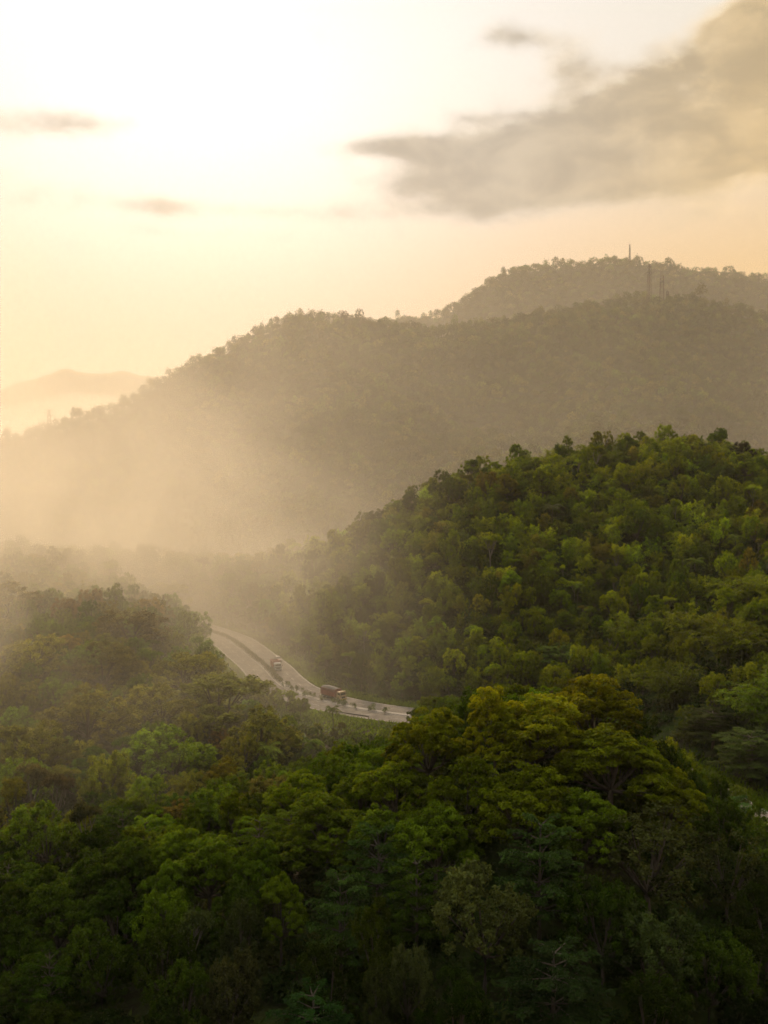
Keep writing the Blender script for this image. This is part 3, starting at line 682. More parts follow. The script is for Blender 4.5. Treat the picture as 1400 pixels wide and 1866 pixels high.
# ---- labels
def colour_word(c):
    r, g, b = c; q = r / g
    if q > 1.5: return 'rusty orange'
    if q > 1.12: return 'yellowish'
    if q > .98: return 'golden' if b < .015 else 'olive brown'
    if g > .10 and q < .85: return 'bright green'
    if g < .095: return 'dark green'
    return 'mid green' if q < .9 else 'olive'
FORM = {'tufted': 'domed tree', 'bushy': 'bushy tree', 'dotted': 'loose-leaved tree', 'layered': 'flat-tiered tree', 'bamboo': 'bamboo clump', 'palm': 'palm', 'open': 'slender pale-trunked tree'}
def region(p):
    x, y = p['sx'], p['y']
    if y < 105: return 'along the bottom edge'
    if y < 172 and x < 560: return 'on the dark rise lower left'
    if y < 172 and x < 1220: return 'on the knoll hiding the road'
    if y < 172: return 'beside the road bit far right'
    if x < 560 and y < 262: return 'at the misty slope foot'
    if x < 520 and y < 400: return 'high on the misty slope'
    if x < 520: return 'on the hazy spur skyline'
    if x > 1150 and y < 300: return 'on the bamboo spur far right'
    if y < 262: return 'in the hollow before the road'
    if y < 345: return 'low on the bamboo hill'
    if y < 415: return 'midway up the bamboo hill'
    return 'atop the bamboo hill'
ORD = ['first', 'second', 'third', 'fourth', 'fifth', 'sixth', 'seventh', 'eighth', 'ninth', 'tenth', 'eleventh', 'twelfth', 'thirteenth', 'fourteenth', 'fifteenth', 'sixteenth', 'seventeenth', 'eighteenth', 'nineteenth', 'twentieth']
bins = {}
for i in chosen:
    p = PL[i]; p['cw'] = colour_word(p['col']); p['rg'] = region(p)
    bins.setdefault((p['rg'], p['cw'], p['kind']), []).append(i)
for (rg, cw, kd), ids in bins.items():
    ids.sort(key=lambda i: PL[i]['sx'])
    if len(ids) == 1: PL[ids[0]]['label'] = f"{cw} {FORM[kd]}, the only such {rg}"; continue
    if len(ids) <= 5:
        for k, i in enumerate(ids): PL[i]['label'] = f"{ORD[k]} {cw} {FORM[kd]} {rg}, from the left"
        continue
    nrow = 2 if len(ids) <= 24 else 3
    byd = sorted(ids, key=lambda i: PL[i]['y']); per = math.ceil(len(byd) / nrow)
    rows_ = [byd[k:k + per] for k in range(0, len(byd), per)]
    nm = ['lower row', 'upper row'] if nrow == 2 else ['lower row', 'middle row', 'upper row']
    for row, w in zip(rows_, nm):
        row.sort(key=lambda i: PL[i]['sx'])
        for k, i in enumerate(row): PL[i]['label'] = f"{cw} {FORM[kd]} {rg}, {ORD[min(k, 19)]} in {w}"
def grow_thing(name, cat, label, group, meshes, parts, x, y, z, s, rz, col):
    root = empty(name, (x, y, z), rz); root.scale = s; prop(root, label, cat, group)
    for me, nm in zip(meshes, parts):
        o = bpy.data.objects.new(nm, me); link(o, root); o.color = (*col, 1)
    return root
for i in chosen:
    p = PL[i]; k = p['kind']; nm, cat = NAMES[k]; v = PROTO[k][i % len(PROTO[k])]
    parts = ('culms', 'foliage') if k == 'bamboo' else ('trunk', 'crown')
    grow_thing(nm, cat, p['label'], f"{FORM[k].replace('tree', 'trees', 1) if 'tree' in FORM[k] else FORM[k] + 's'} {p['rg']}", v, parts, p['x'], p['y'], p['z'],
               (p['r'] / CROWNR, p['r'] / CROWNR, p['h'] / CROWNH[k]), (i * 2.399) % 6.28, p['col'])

# ------------------------------------------------------------------ stuff: the remaining wood
def source(name, items):
    c = bpy.data.collections.new(name)
    for nm, me, col in items:
        o = bpy.data.objects.new(nm, me); o.color = (*col, 1); c.objects.link(o)
    return c
def joined(pair, name):
    """crown and trunk in one mesh"""
    a, b = pair; n1_, n2_ = len(a.vertices), len(b.vertices)
    me = bpy.data.meshes.new(name)
    co = np.empty((n1_ + n2_) * 3, np.float32); t1 = np.empty(n1_ * 3, np.float32); t2_ = np.empty(n2_ * 3, np.float32)
    a.vertices.foreach_get('co', t1); b.vertices.foreach_get('co', t2_); co[:n1_ * 3] = t1; co[n1_ * 3:] = t2_
    fa = [tuple(p.vertices) for p in a.polygons]; lb = np.empty(len(b.loops), np.int32); b.loops.foreach_get('vertex_index', lb); fb = (lb.reshape(-1, 4) + n1_).tolist()
    me.from_pydata(co.reshape(-1, 3).tolist(), [], fa + fb); me.materials.append(a.materials[0]); me.materials.append(b.materials[0])
    me.polygons.foreach_set('material_index', [0] * len(fa) + [1] * len(fb))
    at = me.attributes.new('tint', 'FLOAT', 'FACE'); tb = np.empty(len(fb), np.float32); b.attributes['tint'].data.foreach_get('value', tb)
    at.data.foreach_set('value', np.concatenate([np.full(len(fa), .5, np.float32), tb])); me.update(); return me
def scatter(name, pts, rot, scl, idx, coll, label, cols):
    me = bpy.data.meshes.new(name); me.vertices.add(len(pts)); me.vertices.foreach_set('co', np.ascontiguousarray(pts, dtype=np.float32).ravel())
    for nm, typ, val in (('rz', 'FLOAT', rot), ('idx', 'INT', idx)):
        me.attributes.new(nm, typ, 'POINT').data.foreach_set('value', np.ascontiguousarray(val, dtype=np.int32 if typ == 'INT' else np.float32))
    me.attributes.new('isinst', 'FLOAT', 'POINT').data.foreach_set('value', np.ones(len(pts), np.float32))
    me.attributes.new('icol', 'FLOAT_COLOR', 'POINT').data.foreach_set('color', np.concatenate([np.asarray(cols, np.float32), np.ones((len(pts), 1), np.float32)], 1).ravel())
    me.attributes.new('scl', 'FLOAT_VECTOR', 'POINT').data.foreach_set('vector', np.ascontiguousarray(scl, dtype=np.float32).ravel())
    o = link(prop(bpy.data.objects.new(name, me), label, kind='stuff'))
    g = bpy.data.node_groups.new(name + '_nodes', 'GeometryNodeTree')
    g.interface.new_socket('Geometry', in_out='INPUT', socket_type='NodeSocketGeometry'); g.interface.new_socket('Geometry', in_out='OUTPUT', socket_type='NodeSocketGeometry')
    n = g.nodes; gi, go = n.new('NodeGroupInput'), n.new('NodeGroupOutput')
    ci = n.new('GeometryNodeCollectionInfo'); ci.inputs['Collection'].default_value = coll; ci.inputs['Separate Children'].default_value = True; ci.inputs['Reset Children'].default_value = True
    ip = n.new('GeometryNodeInstanceOnPoints'); ip.inputs['Pick Instance'].default_value = True
    def att(nm, dt):
        a = n.new('GeometryNodeInputNamedAttribute'); a.data_type = dt; a.inputs['Name'].default_value = nm; return a.outputs[0]
    cx = n.new('ShaderNodeCombineXYZ'); g.links.new(att('rz', 'FLOAT'), cx.inputs[2])
    mtp = n.new('GeometryNodeMeshToPoints')
    g.links.new(gi.outputs[0], mtp.inputs[0]); g.links.new(mtp.outputs[0], ip.inputs['Points']); g.links.new(ci.outputs[0], ip.inputs['Instance'])
    g.links.new(att('idx', 'INT'), ip.inputs['Instance Index']); g.links.new(cx.outputs[0], ip.inputs['Rotation']); g.links.new(att('scl', 'FLOAT_VECTOR'), ip.inputs['Scale'])
    g.links.new(ip.outputs[0], go.inputs[0])
    md = o.modifiers.new('scatter', 'NODES'); md.node_group = g
    return o
# mid-distance rest, with the same crowns
kinds_src, items = [], []
for k in ('tufted', 'bushy', 'layered', 'bamboo', 'open', 'palm', 'dotted'):
    for v in PROTO[k]:
        kinds_src.append(k); items.append((f'source_{len(items):03d}', joined(v, 'wood'), (1, 1, 1)))
src_mid = source('wood_sources', items)
rest = [p for p in PL if not p.get('thing') and (p['vis'] > 0 or 60 < p['y'] < 700)]
pts, rot, scl, idx, cols = [], [], [], [], []
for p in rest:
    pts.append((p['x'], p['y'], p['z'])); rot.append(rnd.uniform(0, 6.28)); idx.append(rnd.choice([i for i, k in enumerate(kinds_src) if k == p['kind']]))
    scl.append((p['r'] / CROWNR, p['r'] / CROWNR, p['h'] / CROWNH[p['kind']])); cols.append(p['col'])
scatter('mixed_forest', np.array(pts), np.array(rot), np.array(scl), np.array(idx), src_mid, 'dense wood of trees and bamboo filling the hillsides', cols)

# coarse crowns for the mountains
def proto_far(seed, n=230, spiky=False, tall=1.0):
    global nr; nr = np.random.default_rng(seed)
    lf = Leafy()
    for k in range(7):
        d = fib(7, -.2, .3)[k]; c = np.array([0, 0, 6.5]) + d * np.array([2.6, 2.6, 2.4 * tall]); r = nr.uniform(1.8, 3.0); lt = nr.uniform(.25, .75); m_ = n // 7
        s = sphere_pts(m_, -.6); lf.add(c + s * r * nr.uniform(.7, 1.1, m_)[:, None], s + np.array([0, 0, -.3]), 1.25, .75, lt)
    s = sphere_pts(16, -1); lf.add(np.array([0, 0, 2.5]) + s * np.array([.5, .5, 2.5]), np.tile([0, 0, 1.0], (16, 1)), 2.4, .5, .2)
    return lf.mesh('far_crown', tilt=.5)
def proto_shrub(seed, n=300):
    global nr; nr = np.random.default_rng(seed)
    lf = Leafy()
    for k in range(8):
        c = np.array([nr.normal(0, .8), nr.normal(0, .8), nr.uniform(.3, 1.5)]); m_ = n // 8; s = sphere_pts(m_, -.7); lf.add(c + s * nr.uniform(.5, 1.0) * nr.uniform(.5, 1.1, m_)[:, None], s + np.array([0, 0, .2]), .5, .2, nr.uniform(.2, .7))
    return lf.mesh('shrub_leaves', tilt=.6)
FARC = [(.055, .088, .014), (.075, .10, .014), (.036, .058, .014), (.095, .095, .02)]
far_items = []
for s_ in range(5):
    me = proto_far(700 + s_, tall=1 + .25 * (s_ % 3))
    far_items.append((f'source_{len(far_items):03d}', me, (1, 1, 1)))
src_far = source('mountain_sources', far_items)
r3 = np.random.default_rng(5)
fx, fy, fs = [], [], []
def scatter_zone(y0, y1, sp0, sp1, upx):
    y = y0
    while y < y1:
        sp = sp0 + (sp1 - sp0) * (y - y0) / (y1 - y0); half = (upx / F) * y + 20; n = int(2 * half / sp)
        xs = np.linspace(-half, half, n) + r3.uniform(-.5, .5, n) * sp; yj = y + r3.uniform(-.5, .5, n) * sp
        fx.append(xs); fy.append(yj); fs.append(np.full(n, sp)); y += sp
scatter_zone(640, 1470, 7.0, 8.6, 780); scatter_zone(1750, 2280, 10.5, 11, 760)
fx, fy, fs = map(np.concatenate, (fx, fy, fs)); fz = terrain(fx, fy)
px_ = 700 + F * fx / fy
ryy = np.interp(px_, RIDGE_PX, RIDGE_Y)
keep = ((fy < ryy + 35) & (fz > -11.5)) | ((fy > 1740) & (px_ > 620))
keep &= ~((fy > 640) & (fy < 900) & (fz < -8))
dens = sn(fx * 1.1, fy, 90)
rr_ = r3.uniform(.6, 1.3, len(fx)) * fs * .70 / 5.2
hh_ = rr_ * r3.uniform(.65, 1.25, len(fx)) * (1 + .25 * dens)
crest = (np.abs(fy - ryy) < 22) | (np.abs(fy - 2200) < 30); hh_ = np.where(crest, hh_ * r3.uniform(.6, 1.25, len(fx)), hh_); rr_ = np.where(crest, rr_ * r3.uniform(.6, 1.25, len(fx)), rr_)
tallm = r3.uniform(0, 1, len(fx)) < .03; hh_ = np.where(tallm, hh_ * 1.4, hh_)
fi = r3.integers(0, len(far_items), len(fx))
keep &= (dens > -1.6)
scatter('mountain_forest', np.stack([fx, fy, fz - 1.0], 1)[keep], r3.uniform(0, 6.28, keep.sum()), np.stack([rr_, rr_, hh_], 1)[keep], fi[keep], src_far, 'far hazy forest covering the mountain slopes', (np.array(FARC)[r3.integers(0, 4, len(fx))] * (r3.uniform(.7, 1.3, len(fx)) * np.clip(1 + .5 * sn(fx, fy, 150), .5, 1.6))[:, None])[keep])
# undergrowth between the trunks
shrubs = []
for s_ in range(3):
    me = proto_shrub(800 + s_)
    shrubs.append((f'source_{len(shrubs):03d}', me, (1, 1, 1)))
src_sh = source('undergrowth_sources', shrubs)
ux, uy = [], []
y = 64.0
while y < 470:
    sp = 2.6 + y / 160; half = .40 * y + 10; n = int(2 * half / sp); ux.append(np.linspace(-half, half, n) + r3.uniform(-.5, .5, n) * sp); uy.append(y + r3.uniform(-.5, .5, n) * sp); y += sp
ux, uy = np.concatenate(ux), np.concatenate(uy); ud = road_dist(ux, uy); uz = terrain(ux, uy)
k = (ud > HALF + 3.2) & ~((ux > -28) & (ux < 4) & (uy > 240) & (uy < 268))
us = r3.uniform(.6, 1.5, len(ux)) * (1 + uy / 500); us = np.minimum(us, np.maximum(.25, (ud - HALF - 1) / 5))
scatter('undergrowth', np.stack([ux, uy, uz - .2], 1)[k], r3.uniform(0, 6.28, k.sum()), np.stack([us, us, us * 1.0], 1)[k], r3.integers(0, len(shrubs), k.sum()), src_sh, 'low tangled undergrowth between the trees', np.array([(.045, .075, .014), (.07, .085, .02)])[r3.integers(0, 2, k.sum())])
# grass along the verges and the bright bank below the near carriageway
def tuft_mesh(n, seed):
    g_ = np.random.default_rng(seed); i = g_.integers(0, len(PATH) - 1, n); sd_ = g_.choice([-1, 1], n, p=[.68, .32]); o = HALF + .3 + np.abs(g_.normal(0, 1, n)) * np.where(sd_ < 0, 11, 2.6)
    P = PATH[i] + (PATH[i + 1] - PATH[i]) * g_.uniform(0, 1, n)[:, None] + NRM[i] * (o * sd_)[:, None]
    z = terrain(P[:, 0], P[:, 1]); rd = road_dist(P[:, 0], P[:, 1]); ok = rd > HALF + .2; P, z = P[ok], z[ok]; n = len(P)
    global nr; nr = g_
    hgt = g_.uniform(.5, 1.1, n)
    co, q = leaves(np.concatenate([P, (z + hgt * .4)[:, None]], 1), np.tile([0, 0, 1.0], (n, 1)), hgt, .35, .35)
    return np_mesh('roadside_grass', co, q, GRASS, attr=np.clip(.5 + .3 * sn(P[:, 0], P[:, 1], 25) + g_.normal(0, .12, n), 0, 1))
gr = link(prop(bpy.data.objects.new('roadside_grass', tuft_mesh(70000, 3)), 'bright green grass on the banks beside the road', kind='stuff')); gr.color = (.15, .24, .012, 1)

# ------------------------------------------------------------------ planted median, barrier
def at_arc(s_, o):
    p = np.array([np.interp(s_, ARC, PATH[:, 0]), np.interp(s_, ARC, PATH[:, 1])]); n_ = np.array([np.interp(s_, ARC, NRM[:, 0]), np.interp(s_, ARC, NRM[:, 1])]); t_ = np.array([np.interp(s_, ARC, TAN[:, 0]), np.interp(s_, ARC, TAN[:, 1])])
    q = p + n_ * o; return q[0], q[1], math.atan2(t_[1], t_[0])
def arc_near(x, y): return ARC[np.argmin(np.hypot(PATH[:, 0] - x, PATH[:, 1] - y))]
nr = np.random.default_rng(31)
A0, A1 = arc_near(-66, 395), arc_near(-30, 303)
lf = Leafy()
for s_ in np.arange(A0, A1, .35):
    x, y, _ = at_arc(s_, nr.normal(0, .22)); n = 26; sp_ = sphere_pts(n, -.6); lf.add(np.array([x, y, .55]) + sp_ * np.array([.55, .55, .6]) * nr.uniform(.6, 1.25), sp_, .38, .2, nr.uniform(.1, .5))
hedge = link(prop(bpy.data.objects.new('median_hedge', lf.mesh('median_hedge', tilt=.5)), 'clipped dark hedge on the median of the far bend', 'hedge')); hedge.color = (.055, .07, .02, 1)
sapm = [proto_shrub(820), proto_shrub(821)]
def sap_stem():
    mb = MB(); mb.tube([(0, 0, -.3), (.04, .02, .8), (0, 0, 2.0)], [.06, .045, .02], 5); return mb.mesh('stem', [BARK], True)
stem_me = sap_stem()
srow = [arc_near(-28, 299) + k for k in (0, 4, 8.5, 12, 16, 21, 25.5, 29, 33, 38, 42)]
for j, s_ in enumerate(srow):
    x, y, _ = at_arc(s_, nr.normal(0, .15)); sc_ = [.62, .5, .7, .45, .66, .5, .6, .74, .5, .62, .55][j]
    g = grow_thing('sapling', 'sapling', f'{ORD[j]} small leafy sapling on the median, counted from the far hedge end', 'saplings planted on the median', (stem_me, sapm[j % 2]), ('stem', 'crown'), x, y, .16, (sc_, sc_, sc_ * 1.15), j * 1.3, (.07, .11, .02))
# crash barrier on the near shoulder
def barrier(s0, s1, o, label):
    mid = at_arc((s0 + s1) / 2, o); root = empty('crash_barrier', (mid[0], mid[1], 0)); prop(root, label, 'barrier', 'steel crash barriers by the road')
    mb = MB(); n = int((s1 - s0) / 2); pr = None
    for k_ in range(n + 1):
        x, y, a = at_arc(s0 + (s1 - s0) * k_ / n, o); p = Vector((x - mid[0], y - mid[1], .78))
        if pr is not None:
            d = (p - pr); c = (p + pr) / 2; rot = Matrix.Rotation(math.atan2(d.y, d.x), 3, 'Z'); mb.box(c, (d.length + .02, .08, .32), rot=rot)
        pr = p
        if k_ % 2 == 0:
            pm = MB(); pm.box((p.x, p.y, .35), (.14, .14, .95)); pm.obj('post', STEEL, root)
    mb.obj('rail', STEEL, root)
a_tr = arc_near(-8, 273)
barrier(a_tr - 2, a_tr + 10, -HALF - .5, 'short steel crash barrier on the near verge below the red lorry')
barrier(arc_near(66, 203), arc_near(84, 160), -HALF - .5, 'long steel crash barrier beside the road at the right edge')

# ------------------------------------------------------------------ vehicles
RED = plain('faded_red_paint', (.30, .055, .035), .6, scale=4, col2=(.17, .04, .03)); TARP = plain('grey_tarpaulin', (.17, .16, .15), .85, scale=1.2, var=.2); TYRE = plain('rubber', (.02, .02, .02), .9)
RIM = plain('wheel_rim', (.25, .22, .2), .5, .5); GLASS = plain('dark_windscreen', (.02, .03, .035), .12, spec=.6); CREAM = plain('ochre_cab_paint', (.42, .29, .14), .5, scale=3); WHITE = plain('white_cab_paint', (.72, .72, .70), .5, scale=2, var=.06)
BLUEG = plain('blue_grey_paint', (.14, .19, .23), .5, scale=3); DARKP = plain('dark_car_paint', (.035, .03, .035), .35, spec=.6); CHAS = plain('chassis_black', (.03, .028, .025), .8); LAMP = plain('headlamp_glass', (.7, .68, .6), .2); YEL = plain('yellow_trim', (.5, .33, .05), .5)
def wheel(root, x, y, r, w):
    mb = MB()
    prof = [(-w / 2, r * .82), (-w / 2 * .8, r), (w / 2 * .8, r), (w / 2, r * .82)]; n = 20; vs, fs = [], []
    for yy_, rr in prof:
        for k in range(n): a = 2 * math.pi * k / n; vs.append((rr * math.cos(a), yy_, rr * math.sin(a)))
    for q in range(3):
        for k in range(n): fs.append((q * n + k, q * n + (k + 1) % n, (q + 1) * n + (k + 1) % n, (q + 1) * n + k))
    fs += [tuple(range(n)), tuple(reversed(range(3 * n, 4 * n)))]
    o = mb.add(vs, fs).obj('wheel', TYRE, root, True); o.location = (x, y, r)
    h = MB(); h.cyl((0, -w / 2 - .015, 0), (0, w / 2 + .015, 0), r * .55, 16); h.cyl((0, -w / 2 - .05, 0), (0, w / 2 + .05, 0), r * .2, 10); h.obj('rim', RIM, o, True)
def lorry(x, y, rz, label, cabmat, bodymat, L=9.4, tarp=True, lower=None, visor=None):
    """travels along +x of its own frame"""
    root = empty('lorry', (x, y, 0.006), rz); prop(root, label, 'lorry'); root.scale = (.88, .88, .84)
    W = 2.5; mb = MB(); mb.box((0, 0, .82), (L - .4, .9, .26)); mb.box((-L / 2 + .3, 0, .7), (.12, 2.3, .25)); mb.box((.6, 1.0, .62), (1.2, .4, .5)); mb.box((.6, -1.0, .62), (1.2, .4, .5)); mb.obj('chassis', CHAS, root)
    bl_, bx = L - 2.5, -1.2
    # cargo body: planked sides with upright ribs and rails
    mb = MB(); hb = 2.0; zb = 1.02
    mb.box((bx, 0, zb + .06), (bl_, W, .12))
    for sy in (-1, 1):
        for k in range(5): mb.box((bx, sy * (W / 2 - .05), zb + .34 + k * .38), (bl_, .07, .34))
        for k in range(9): mb.box((bx - bl_ / 2 + .12 + k * (bl_ - .24) / 8, sy * (W / 2 + .01), zb + 1.08), (.13, .12, hb + .1), 1)
        mb.box((bx, sy * (W / 2 + .02), zb + 2.1), (bl_, .15, .12), 1)
    for sx in (-1, 1):
        for k in range(5): mb.box((bx + sx * (bl_ / 2 - .05), 0, zb + .34 + k * .38), (.07, W - .2, .34))
    mb.box((bx + bl_ / 2 - .06, 0, zb + 2.25), (.14, W, .5), 1)
    mb.obj('cargo_body', [bodymat, bodymat if not visor else visor], root)
    if tarp:
        vs, fs = [], []; nx, ny = 15, 9
        for i in range(nx):
            u = i / (nx - 1)
            for j in range(ny):
                v = j / (ny - 1) * 2 - 1; dome = (1 - abs(v) ** 2.4) * (.85 * math.sin(math.pi * min(max(u * 1.0, .04), .96)) ** .35)
                vs.append((bx - bl_ / 2 - .02 + u * (bl_ + .04), v * (W / 2 + .07), zb + 2.05 + dome + .05 * math.sin(u * 21 + v * 3) * (1 - abs(v)) - (.35 + .06 * math.sin(u * 30) if abs(v) > .99 else 0)))
        for i in range(nx - 1):
            for j in range(ny - 1): a = i * ny + j; fs.append((a, a + ny, a + ny + 1, a + 1))
        o = MB().add(vs, fs).obj('tarpaulin', TARP, root, True); sd_ = o.modifiers.new('cloth', 'SOLIDIFY'); sd_.thickness = .04
    # cab
    cx = L / 2 - .95; mb = MB()
    mb.box((cx, 0, 1.32), (1.9, 2.35, 1.1), 0 if lower is None else 1); mb.box((cx - .06, 0, 2.32), (1.76, 2.3, .9), 0, taper=(.9, .94)); mb.box((cx - .1, 0, 2.83), (1.75, 2.2, .14), 0, taper=(.95, .95))
    mb.box((cx + .7, 0, 2.95), (.5, 2.1, .35), 0, taper=(.8, .92))
    cab = mb.obj('cab', [cabmat, lower or cabmat], root, bevel=.06)
    g = MB(); g.box((cx + .86, 0, 2.28), (.05, 1.9, .62), rot=Matrix.Rotation(R(-5), 3, 'Y')); g.obj('windscreen', GLASS, cab)
    for sy in (-1, 1): g = MB(); g.box((cx + .1, sy * 1.13, 2.3), (.9, .05, .5)); g.obj('side_window', GLASS, cab)
    g = MB(); g.box((cx + .99, 0, 1.25), (.05, 1.3, .5)); [g.box((cx + 1.02, 0, 1.1 + k * .12), (.03, 1.25, .04)) for k in range(4)]; g.obj('grille', CHAS, cab)
    g = MB(); g.box((cx + 1.05, 0, .72), (.22, 2.4, .3)); g.obj('bumper', YEL if cabmat is CREAM else BLUEG, root, bevel=.03)
    for sy in (-1, 1):
        g = MB(); g.cyl((cx + .93, sy * .88, 1.1), (cx + 1.0, sy * .88, 1.1), .14, 12); g.obj('headlight', LAMP, cab)
        g = MB(); g.box((cx + .95, sy * 1.38, 2.2), (.08, .2, .45)); g.bar((cx + .85, sy * 1.1, 2.4), (cx + .95, sy * 1.36, 2.3), .04); g.obj('mirror', CHAS, cab)
    for wx in (L / 2 - 1.0, -L / 2 + 1.5, -L / 2 + 2.75):
        for sy in (-1, 1): wheel(root, wx, sy * (1.05 if wx > 0 else .95), .52, .3 if wx > 0 else .55)
    return root
s1 = arc_near(-13.5, 278) - 3.6; x1, y1_, a1 = at_arc(s1, 3.6)
lorry(x1, y1_, a1, 'rust red lorry under a domed grey tarpaulin rounding the bend', CREAM, RED, 9.2, True, visor=plain('dark_red_ribs', (.22, .05, .035), .7))
s2 = arc_near(-34.5, 321); x2, y2, a2 = at_arc(s2, 2.2)
lorry(x2, y2, a2, 'white-fronted lorry with blue grey nose and red body coming out of the far bend', WHITE, RED, 7.6, False, lower=BLUEG)
def car(x, y, rz, label):
    root = empty('car', (x, y, .006), rz); prop(root, label, 'car')
    prof = [(-1.9, .35), (-1.95, .8), (-1.8, 1.0), (-1.2, 1.45), (.1, 1.5), (.8, 1.02), (1.75, .85), (1.92, .6), (1.9, .35)]
    vs = [(px, s * (.82 if z < 1.1 else .66), z) for s in (-1, 1) for px, z in prof]; n = len(prof)
    fs = [tuple(range(n)), tuple(reversed(range(n, 2 * n)))] + [(k, n + k, n + (k + 1) % n, (k + 1) % n) for k in range(n)]
    b = MB().add(vs, fs).obj('body', DARKP, root, bevel=.06)
    g = MB(); g.box((.47, 0, 1.28), (.05, 1.2, .5), rot=Matrix.Rotation(R(-56), 3, 'Y')); g.obj('windscreen', GLASS, b)
    g = MB(); g.box((-1.52, 0, 1.25), (.05, 1.15, .45), rot=Matrix.Rotation(R(52), 3, 'Y')); g.obj('rear_window', GLASS, b)
    for sy in (-1, 1): g = MB(); g.box((-.5, sy * .73, 1.22), (1.3, .05, .3), rot=Matrix.Rotation(R(-18 * sy), 3, 'X')); g.obj('side_window', GLASS, b)
    for sy in (-1, 1): g = MB(); g.box((1.86, sy * .6, .68), (.08, .3, .14)); g.obj('headlight', LAMP, b)
    for wx in (-1.2, 1.2):
        for sy in (-1, 1): wheel(root, wx, sy * .76, .3, .18)
x3, y3, a3 = at_arc(s2 - 12, 5.6); car(x3, y3, a3, 'small dark car on the outer lane just behind the white-fronted lorry')

# ------------------------------------------------------------------ masts and pylon
MASTM = plain('mast_steel', (.02, .018, .018), .9); MASTR = plain('mast_red', (.06, .02, .018), .9); ANT = plain('antenna_grey', (.22, .2, .19), .6)
def mast(px, ptop, y, H, wb, wt_, label, seed, dark=1, panels=6, band=True):
    a, _ = ray(px, ptop); x = a * y; z0 = gz1(x, y) - 1; root = empty('lattice_mast', (x, y, z0), .3 * seed); prop(root, label, 'mast')
    rq = random.Random(seed); mb = MB(); n = max(6, int(H / 5))
    for k in range(n):
        z_a, z_b = H * k / n, H * (k + 1) / n; wa, wb_ = (wb + (wt_ - wb) * k / n) / 2, (wb + (wt_ - wb) * (k + 1) / n) / 2; c = [(-1, -1), (1, -1), (1, 1), (-1, 1)]; mi = 1 if (k * 6 // n) % 2 and band else 0
        for q in range(4):
            (u, v), (u2, v2) = c[q], c[(q + 1) % 4]
            mb.bar((u * wa, v * wa, z_a), (u * wb_, v * wb_, z_b), .42, mi); mb.bar((u * wa, v * wa, z_a), (u2 * wb_, v2 * wb_, z_b), .19, mi); mb.bar((u2 * wa, v2 * wa, z_a), (u * wb_, v * wb_, z_b), .19, mi); mb.bar((u * wb_, v * wb_, z_b), (u2 * wb_, v2 * wb_, z_b), .19, mi)
    mb.obj('lattice', [MASTM, MASTR], root)
    g = MB(); g.tube([(0, 0, H), (0, 0, H + H * .09)], [.12, .05], 6); g.obj('lightning_rod', MASTM, root)
    for k in range(panels):
        an = 2 * math.pi * (k % 3) / 3 + .4; zz = H - 1.8 - (k // 3) * 4.6; g = MB(); w = wt_ / 2 + .9; g.box((math.cos(an) * w, math.sin(an) * w, zz), (.45, .45, 2.6)); g.bar((0, 0, zz), (math.cos(an) * w, math.sin(an) * w, zz), .14); g.obj('antenna_panel', ANT, root)
    g = MB(); g.box((0, 0, H * .8), (wt_ + 2.4, wt_ + 2.4, .2)); g.obj('platform', MASTM, root)
    return root
mast(1148, 445, 2190, 46, 4.2, 1.0, 'thin lattice mast standing alone on the farthest ridge', 1, panels=3)
mast(1184, 465, 1392, 52, 4.6, 2.6, 'tallest lattice mast on the nearer mountain crest, left of its two neighbours', 2, panels=9)
mast(1207, 487, 1392, 38, 5.6, 3.6, 'stout lattice mast on the nearer crest, between its two neighbours', 4, panels=6)
mast(1217, 515, 1380, 22, 3.2, 1.8, 'shortest lattice mast on the nearer crest, rightmost of the close three', 6, panels=3, band=False)
def pylon(px, y, H, label):
    a, _ = ray(px, 780); x = a * y; z0 = gz1(x, y) - 1; root = empty('power_pylon', (x, y, z0), R(12)); prop(root, label, 'pylon')
    mb = MB(); n = 7
    for k in range(n):
        z_a, z_b = H * k / n, H * (k + 1) / n; f = lambda t_: (3.2 - 2.5 * t_ ** .7); wa, wb_ = f(k / n), f((k + 1) / n); c = [(-1, -1), (1, -1), (1, 1), (-1, 1)]
        for q in range(4):
            (u, v), (u2, v2) = c[q], c[(q + 1) % 4]; mb.bar((u * wa, v * wa, z_a), (u * wb_, v * wb_, z_b), .3); mb.bar((u * wa, v * wa, z_a), (u2 * wb_, v2 * wb_, z_b), .16); mb.bar((u2 * wa, v2 * wa, z_a), (u * wb_, v * wb_, z_b), .16)
    mb.obj('tower_frame', MASTM, root)
    for zz, w in ((H * .62, 6.2), (H * .78, 5.0), (H * .95, 4.0)):
        g = MB()
        for s in (-1, 1): g.bar((0, 0, zz + .9), (s * w, 0, zz), .2); g.bar((0, 0, zz - .5), (s * w, 0, zz), .2); g.bar((s * w, 0, zz), (s * w, 0, zz - 1.6), .14)
        g.obj('crossarm', MASTM, root)
        for s in (-1, 1):
            P = [(s * w + (t_ * 150), -t_ * 60, zz - 1.6 - 26 * (t_ * (1 - t_) * 1.0) - 34 * t_) for t_ in np.linspace(0, 1, 14)]; g = MB(); g.tube(P, [.07] * 14, 4); o = g.obj('cable', MASTM, root)
pylon(90, 1002, 27, 'faint power pylon with three crossarms on the low left end of the ridge')

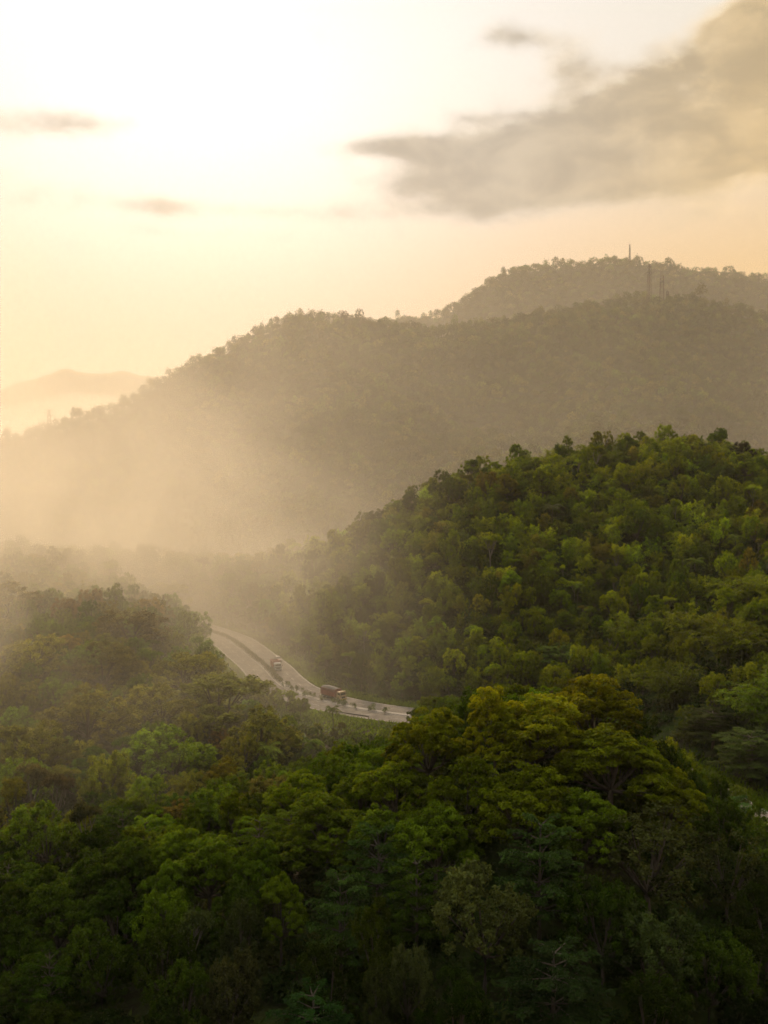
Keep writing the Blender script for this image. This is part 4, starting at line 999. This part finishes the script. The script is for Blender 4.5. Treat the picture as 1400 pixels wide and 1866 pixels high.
# ------------------------------------------------------------------ haze
def vol_mat(name, dens, col, g):
    m_, t = mat_new(name); v = t.node('ShaderNodeVolumePrincipled'); v.inputs['Color'].default_value = (*col, 1); v.inputs['Density'].default_value = dens; v.inputs['Anisotropy'].default_value = g
    o = t.node('ShaderNodeOutputMaterial'); t.l.new(v.outputs[0], o.inputs['Volume']); return m_
HAZE = vol_mat('haze_air', HAZE_DENSITY, (.96, .90, .76), HAZE_G)
hb = MB(); hb.box((0, 3900, 225), (15600, 8500, 710)); hz = hb.obj('haze', HAZE); prop(hz, 'warm haze filling the valley and fading the mountains', kind='stuff')
def mist(cx, cy_, z0, rx, ry, H, dens, label, shells=((1.0, 1.0), (.7, .72), (.45, .5)), rough=.22, seed=0):
    """a bank of mist: nested heaps of thin even vapour, low at the rim and uneven on top, so that its edge is soft"""
    for k, (s_, hs_) in enumerate(shells):
        n, m_ = 48, 14; vs = [(cx, cy_, z0 + H * hs_)]; fs = []
        for i in range(1, m_ + 1):
            r_ = i / m_
            for j in range(n):
                ph = 2 * math.pi * j / n; w = s_ * (1 + .16 * math.sin(2 * ph + k * 2 + seed) + .09 * math.sin(5 * ph + k + seed * 2))
                X, Y = cx + rx * w * r_ * math.cos(ph), cy_ + ry * w * r_ * math.sin(ph)
                hh = H * hs_ * (1 - r_) * (1 + rough * math.sin(X * 9 / rx + seed + k) * math.cos(Y * 7 / ry + k * 3 + seed)) if i < m_ else 0
                vs.append((X, Y, z0 + hh))
        vs.append((cx, cy_, z0 - 25)); b = len(vs) - 1
        for j in range(n): fs.append((0, 1 + j, 1 + (j + 1) % n)); fs.append((b, 1 + (m_ - 1) * n + (j + 1) % n, 1 + (m_ - 1) * n + j))
        for i in range(m_ - 1):
            for j in range(n): a, c = 1 + i * n + j, 1 + i * n + (j + 1) % n; fs.append((a, a + n, c + n, c))
        o = MB().add(vs, fs).obj('mist', vol_mat('mist_vapour', dens, (.96, .92, .83), HAZE_G)); prop(o, label, kind='stuff')
mist(-1000, 3500, -40, 1500, 1500, 290, .0016, 'bright fog filling the far valley on the left', seed=4)
def drift(name, lo, hi, label, build, step):
    """mist whose density fades smoothly with height and distance and is broken by noise"""
    m_, t = mat_new(name); g = t.node('ShaderNodeNewGeometry'); sp = t.node('ShaderNodeSeparateXYZ'); t.l.new(g.outputs['Position'], sp.inputs[0])
    v = t.node('ShaderNodeVolumePrincipled'); v.inputs['Color'].default_value = (.985, .91, .76, 1); v.inputs['Anisotropy'].default_value = HAZE_G
    t.put(v.inputs['Density'], build(t, g.outputs['Position'], *sp.outputs))
    o = t.node('ShaderNodeOutputMaterial'); t.l.new(v.outputs[0], o.inputs['Volume'])
    c = [(a + b) / 2 for a, b in zip(lo, hi)]; d = [b - a for a, b in zip(lo, hi)]
    ob = MB().box(c, d).obj('mist', m_); prop(ob, label, kind='stuff'); m_.cycles.volume_step_rate = step; return ob
def valley(t, P, x, y, z):
    hgt = t.math('EXPONENT', t.math('MULTIPLY', t.math('ADD', z, 12), -1 / 95))
    n = t.sstep(t.noise(P, .0045, 3, .55, .4), .3, .7, .45, 1.5)
    d = t.math('MULTIPLY', hgt, n); d = t.math('MULTIPLY', d, t.sstep(y, 400, 640)); d = t.math('MULTIPLY', d, t.sstep(x, -350, 450, 1.0, .38))
    d = t.math('MULTIPLY', d, 1.0); d = t.math('ADD', t.math('MULTIPLY', d, .0018), t.math('MULTIPLY', t.sstep(y, 400, 640), .00005)); return t.math('MULTIPLY', d, t.sstep(z, 380, 500, 1, 0))
drift('valley_mist', (-1500, 400, -30), (1300, 2500, 505), 'mist pooling in the valley in front of the mountain', valley, .5)
def slope(t, P, x, y, z):
    hgt = t.math('EXPONENT', t.math('MULTIPLY', z, -1 / 52))
    n = t.sstep(t.noise(P, .017, 3, .6, .8), .36, .66, .2, 1.7)
    d = t.math('MULTIPLY', hgt, n); d = t.math('MULTIPLY', d, t.sstep(y, 140, 300)); d = t.math('MULTIPLY', d, t.sstep(y, 440, 520, 1, 0)); d = t.math('MULTIPLY', d, t.sstep(x, -150, 35, 1.0, 0.0))
    return t.math('MULTIPLY', d, .0165)
drift('slope_mist', (-330, 130, -15), (140, 525, 190), 'thin mist drifting over the trees of the left slope', slope, .5)
for o in scene.objects:
    if o.type == 'MESH' and o.name.startswith(('haze', 'mist')): o.visible_shadow = True
print('plants', len(PL), 'things', len(chosen), 'rest', len(rest), 'far', int(keep.sum()), 'undergrowth', int(k.sum()) if hasattr(k, 'sum') else '')
